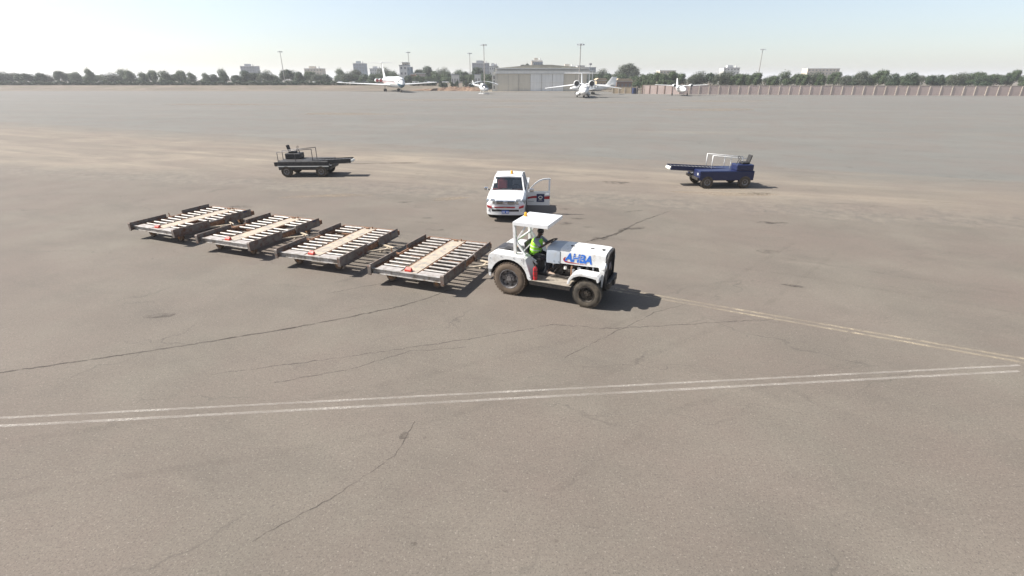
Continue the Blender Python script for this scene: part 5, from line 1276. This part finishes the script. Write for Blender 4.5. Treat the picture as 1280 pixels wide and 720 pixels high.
T = [
 (443,86,15,400,'grey','loose grey-green tree in front of the blue-grey tower'),(455,93,13,370,'round_a','round green tree right of the blue-grey tower'),(464,94,14,365,'round_b','dark round tree behind the airliner wing at the left'),
 (472,91,14,385,'round_a','green tree just left of the airliner engines'),(479,82.5,17,420,'grey','tall grey-green tree behind the airliner fin'),(491,88,15,410,'round_a','green tree between the airliner fin and the white block'),(497,91,8,400,'grey','thin grey tree touching the white block'),
 (517,90,12,430,'round_b','dark low tree right of the white block'),(525,85.5,16,420,'round_b','dark green tree first in the clump right of the airliner'),(534,82,20,415,'round_b','broad dark tree forming the top of the clump right of the airliner'),(543,88,14,400,'round_a','mid green tree at the right foot of the dark clump'),
 (552,83,17,410,'grey','tall grey-green tree in the middle of the treeline'),(558,88,12,395,'round_a','green tree in the middle of the treeline'),(566,89,16,400,'grey','pale grey-green tree above the white shelter'),(574,86.5,16,405,'round_a','green tree right above the white shelter'),(582,88.5,15,395,'round_b','dark green tree between the shelter and the hut'),
 (590,92,10,370,'round_a','small green tree left of the white hut'),(597,82.5,14,420,'round_b','round dark tree standing before the grey apartment block'),(605,91,12,360,'round_b','dark tree right of the small white hut'),(611,92,13,350,'round_a','green tree left of the white terraced house'),(618,91,9,345,'dry','dry brownish tree beside the hangar corner'),
 (621,83,9,470,'grey','small tree over the white terraced house'),(653,80,6,480,'grey','small tree top over the hangar roof'),(659,79,5,480,'round_b','small dark tree top over the hangar roof'),
 (741,87,13,390,'grey','grey-green tree above the hangar end'),(752,84.5,15,400,'grey','tall grey tree right of the hangar end'),(748,92,14,330,'round_b','dark green tree behind the tan house'),(760,91,16,335,'round_b','dark tree over the tan house at its right'),(767,92,16,345,'round_a','bright green tree left of the big loose tree'),
 (785,77,24,380,'tall','biggest tree of the treeline, tall loose and grey-green'),(777,84,15,390,'grey','grey tree at the left flank of the biggest tree'),(793,86,14,375,'grey','grey tree at the right flank of the biggest tree'),(779,92,17,330,'round_a','green tree between the big loose tree and the tan roof'),
 (797,94,12,310,'dry','dry brown tree right of the tan roof'),(803,92,16,300,'dense','green tree at the left end of the dense row by the wall'),(812,91,17,290,'dense','dense green tree second in the row above the pinkish wall'),(821,89.5,19,285,'dense','dense green tree third in the row above the pinkish wall'),(830,91,18,280,'dense','dense green tree fourth in the row above the pinkish wall'),(840,88.5,20,285,'dense','dense green tree at the right end of the visible row'),
 (808,99,12,262,'dense','low bushy tree right behind the pinkish wall'),(817,100,12,260,'round_a','low light green tree behind the pinkish wall'),(827,99,13,258,'dense','low dark bush tree behind the middle of the pinkish wall'),(837,99,12,258,'round_a','low green tree behind the right part of the pinkish wall'),(797,101,10,270,'round_a','small green tree where the two walls meet')]
random.seed(9)
for a_ in T: tree(*a_)
for i, px in enumerate(range(-20, 436, 13)):
    tree(px+random.uniform(-4, 4), random.uniform(85, 93), random.uniform(13, 21), random.uniform(360, 430), random.choice(('round_a', 'round_b', 'grey', 'round_a')), 'tree in the long treeline at the far left', group='trees of the left treeline')
for i, px in enumerate(range(852, 1320, 12)):
    tree(px+random.uniform(-4, 4), random.uniform(86, 94), random.uniform(15, 22), random.uniform(270, 310), random.choice(('dense', 'dense', 'round_a', 'round_b', 'grey')), 'tree in the dense row at the far right', group='trees of the right treeline')
random.seed(14)
for i, px in enumerate(list(range(436, 500, 9))+list(range(513, 622, 8))):
    tree(px+random.uniform(-2, 2), random.uniform(91.5, 95), random.uniform(12, 16), random.uniform(364, 378), random.choice(('dense', 'round_b', 'round_a', 'dense')), 'low rounded tree filling the lower row of the treeline left of the hangar', group='low trees left of the hangar')
for i, px in enumerate(range(742, 802, 9)):
    tree(px+random.uniform(-2, 2), random.uniform(93, 96), random.uniform(12, 16), random.uniform(318, 330), random.choice(('dense', 'round_b', 'round_a')), 'low rounded tree filling the lower row of the treeline right of the hangar', group='low trees right of the hangar')
# hedge sections
def hedge(px0, px1, D, zb, h, label, mm='leaf_b'):
    xa = at(px0, 100, D)[0]; xb = at(px1, 100, D)[0]; L = xb-xa; rnd = random.Random(int(px0)); b = MB()
    for _ in range(int(L*h*75)):
        x = rnd.uniform(0, L); hh = h*(.8+.2*math.sin(x*.7+px0)+.12*math.sin(x*2.1)); p = Vector((x, rnd.uniform(-1.1, 1.1), rnd.uniform(0.05, 1)**.7*hh))
        s = .40*rnd.uniform(.6, 1.3); nn = Vector((rnd.gauss(0, .5), rnd.gauss(0, .5)-.4, rnd.gauss(.5, .5))).normalized(); u = nn.orthogonal().normalized(); w = nn.cross(u)
        b.face([b.bm.verts.new(p+u*s*.5), b.bm.verts.new(p+w*s*.4), b.bm.verts.new(p-u*s*.5), b.bm.verts.new(p-w*s*.4)])
    bm = b.bm; me = bpy.data.meshes.new('hedge'); bm.to_mesh(me); bm.free(); me.materials.append(M[mm]); o = bpy.data.objects.new('hedge', me); link(o); o.location = (xa, D, zb)
    return tag(o, label, 'hedge', 'hedges along the bank')
hedge(438, 466, 322, 2.0, 2.6, 'long dark hedge behind the left wing of the airliner')
hedge(466, 500, 322, 2.0, 2.4, 'dark hedge hidden behind the airliner fuselage')
hedge(512, 546, 318, 1.8, 2.7, 'dark hedge just right of the airliner nose')
hedge(548, 559, 306, .8, 3.9, 'dark bush like hedge block left of the soil heaps')
hedge(563, 573, 306, .8, 4.2, 'dark hedge block behind the soil heaps')
hedge(578, 592, 312, 1.3, 3.2, 'dark hedge stretch beside the small white hut')
hedge(600, 619, 300, .4, 4.0, 'dark hedge between the helicopter and the hangar corner')
for i, (a0, a1) in enumerate(((-40, 60), (60, 160), (160, 260), (260, 350), (350, 436))): hedge(a0, a1, 322, 2.0, 2.6, 'stretch of dark hedge in the far left row')
# low pale container row and shelter at the foot of the treeline
M['wall_pale'] = bmat('pale_wall', (.52,.49,.43))
for (px0, px1, lab) in ((436, 470, 'low pale wall beyond the left end of the hedge'), (528, 556, 'low pale wall behind the parked cars right of the airliner'), (568, 590, 'low pale wall beside the small white hut')):
    xa = at(px0, 100, 366)[0]; xb = at(px1, 100, 366)[0]; t = thing('low_wall', lab, 'wall', (xa, 366, -.3), 0, 'low walls at the foot of the treeline')
    b = MB(); b.b2(0, xb-xa, 0, .3, 0, 4.2); b.build('panel', M['wall_pale'], t); b = MB(); b.b2(-.1, xb-xa+.1, -.05, .35, 4.202, 4.4); b.build('coping', M['concrete'], t)

# ------------------------------------------------------------------ air
b = MB(); b.b2(-4100, 4100, -400, 6100, -1.2, 42); hz = b.build('haze', [])
hm = bpy.data.materials.new('haze'); hm.use_nodes = True; nt = hm.node_tree; nt.nodes.remove(nt.nodes['Principled BSDF'])
pv = nt.nodes.new('ShaderNodeVolumePrincipled'); pv.inputs['Color'].default_value = (.93,.95,1,1); pv.inputs['Density'].default_value = .00025; pv.inputs['Anisotropy'].default_value = .2
nt.links.new(pv.outputs[0], nt.nodes['Material Output'].inputs['Volume']); hz.data.materials.append(hm); tag(hz, kind='stuff')
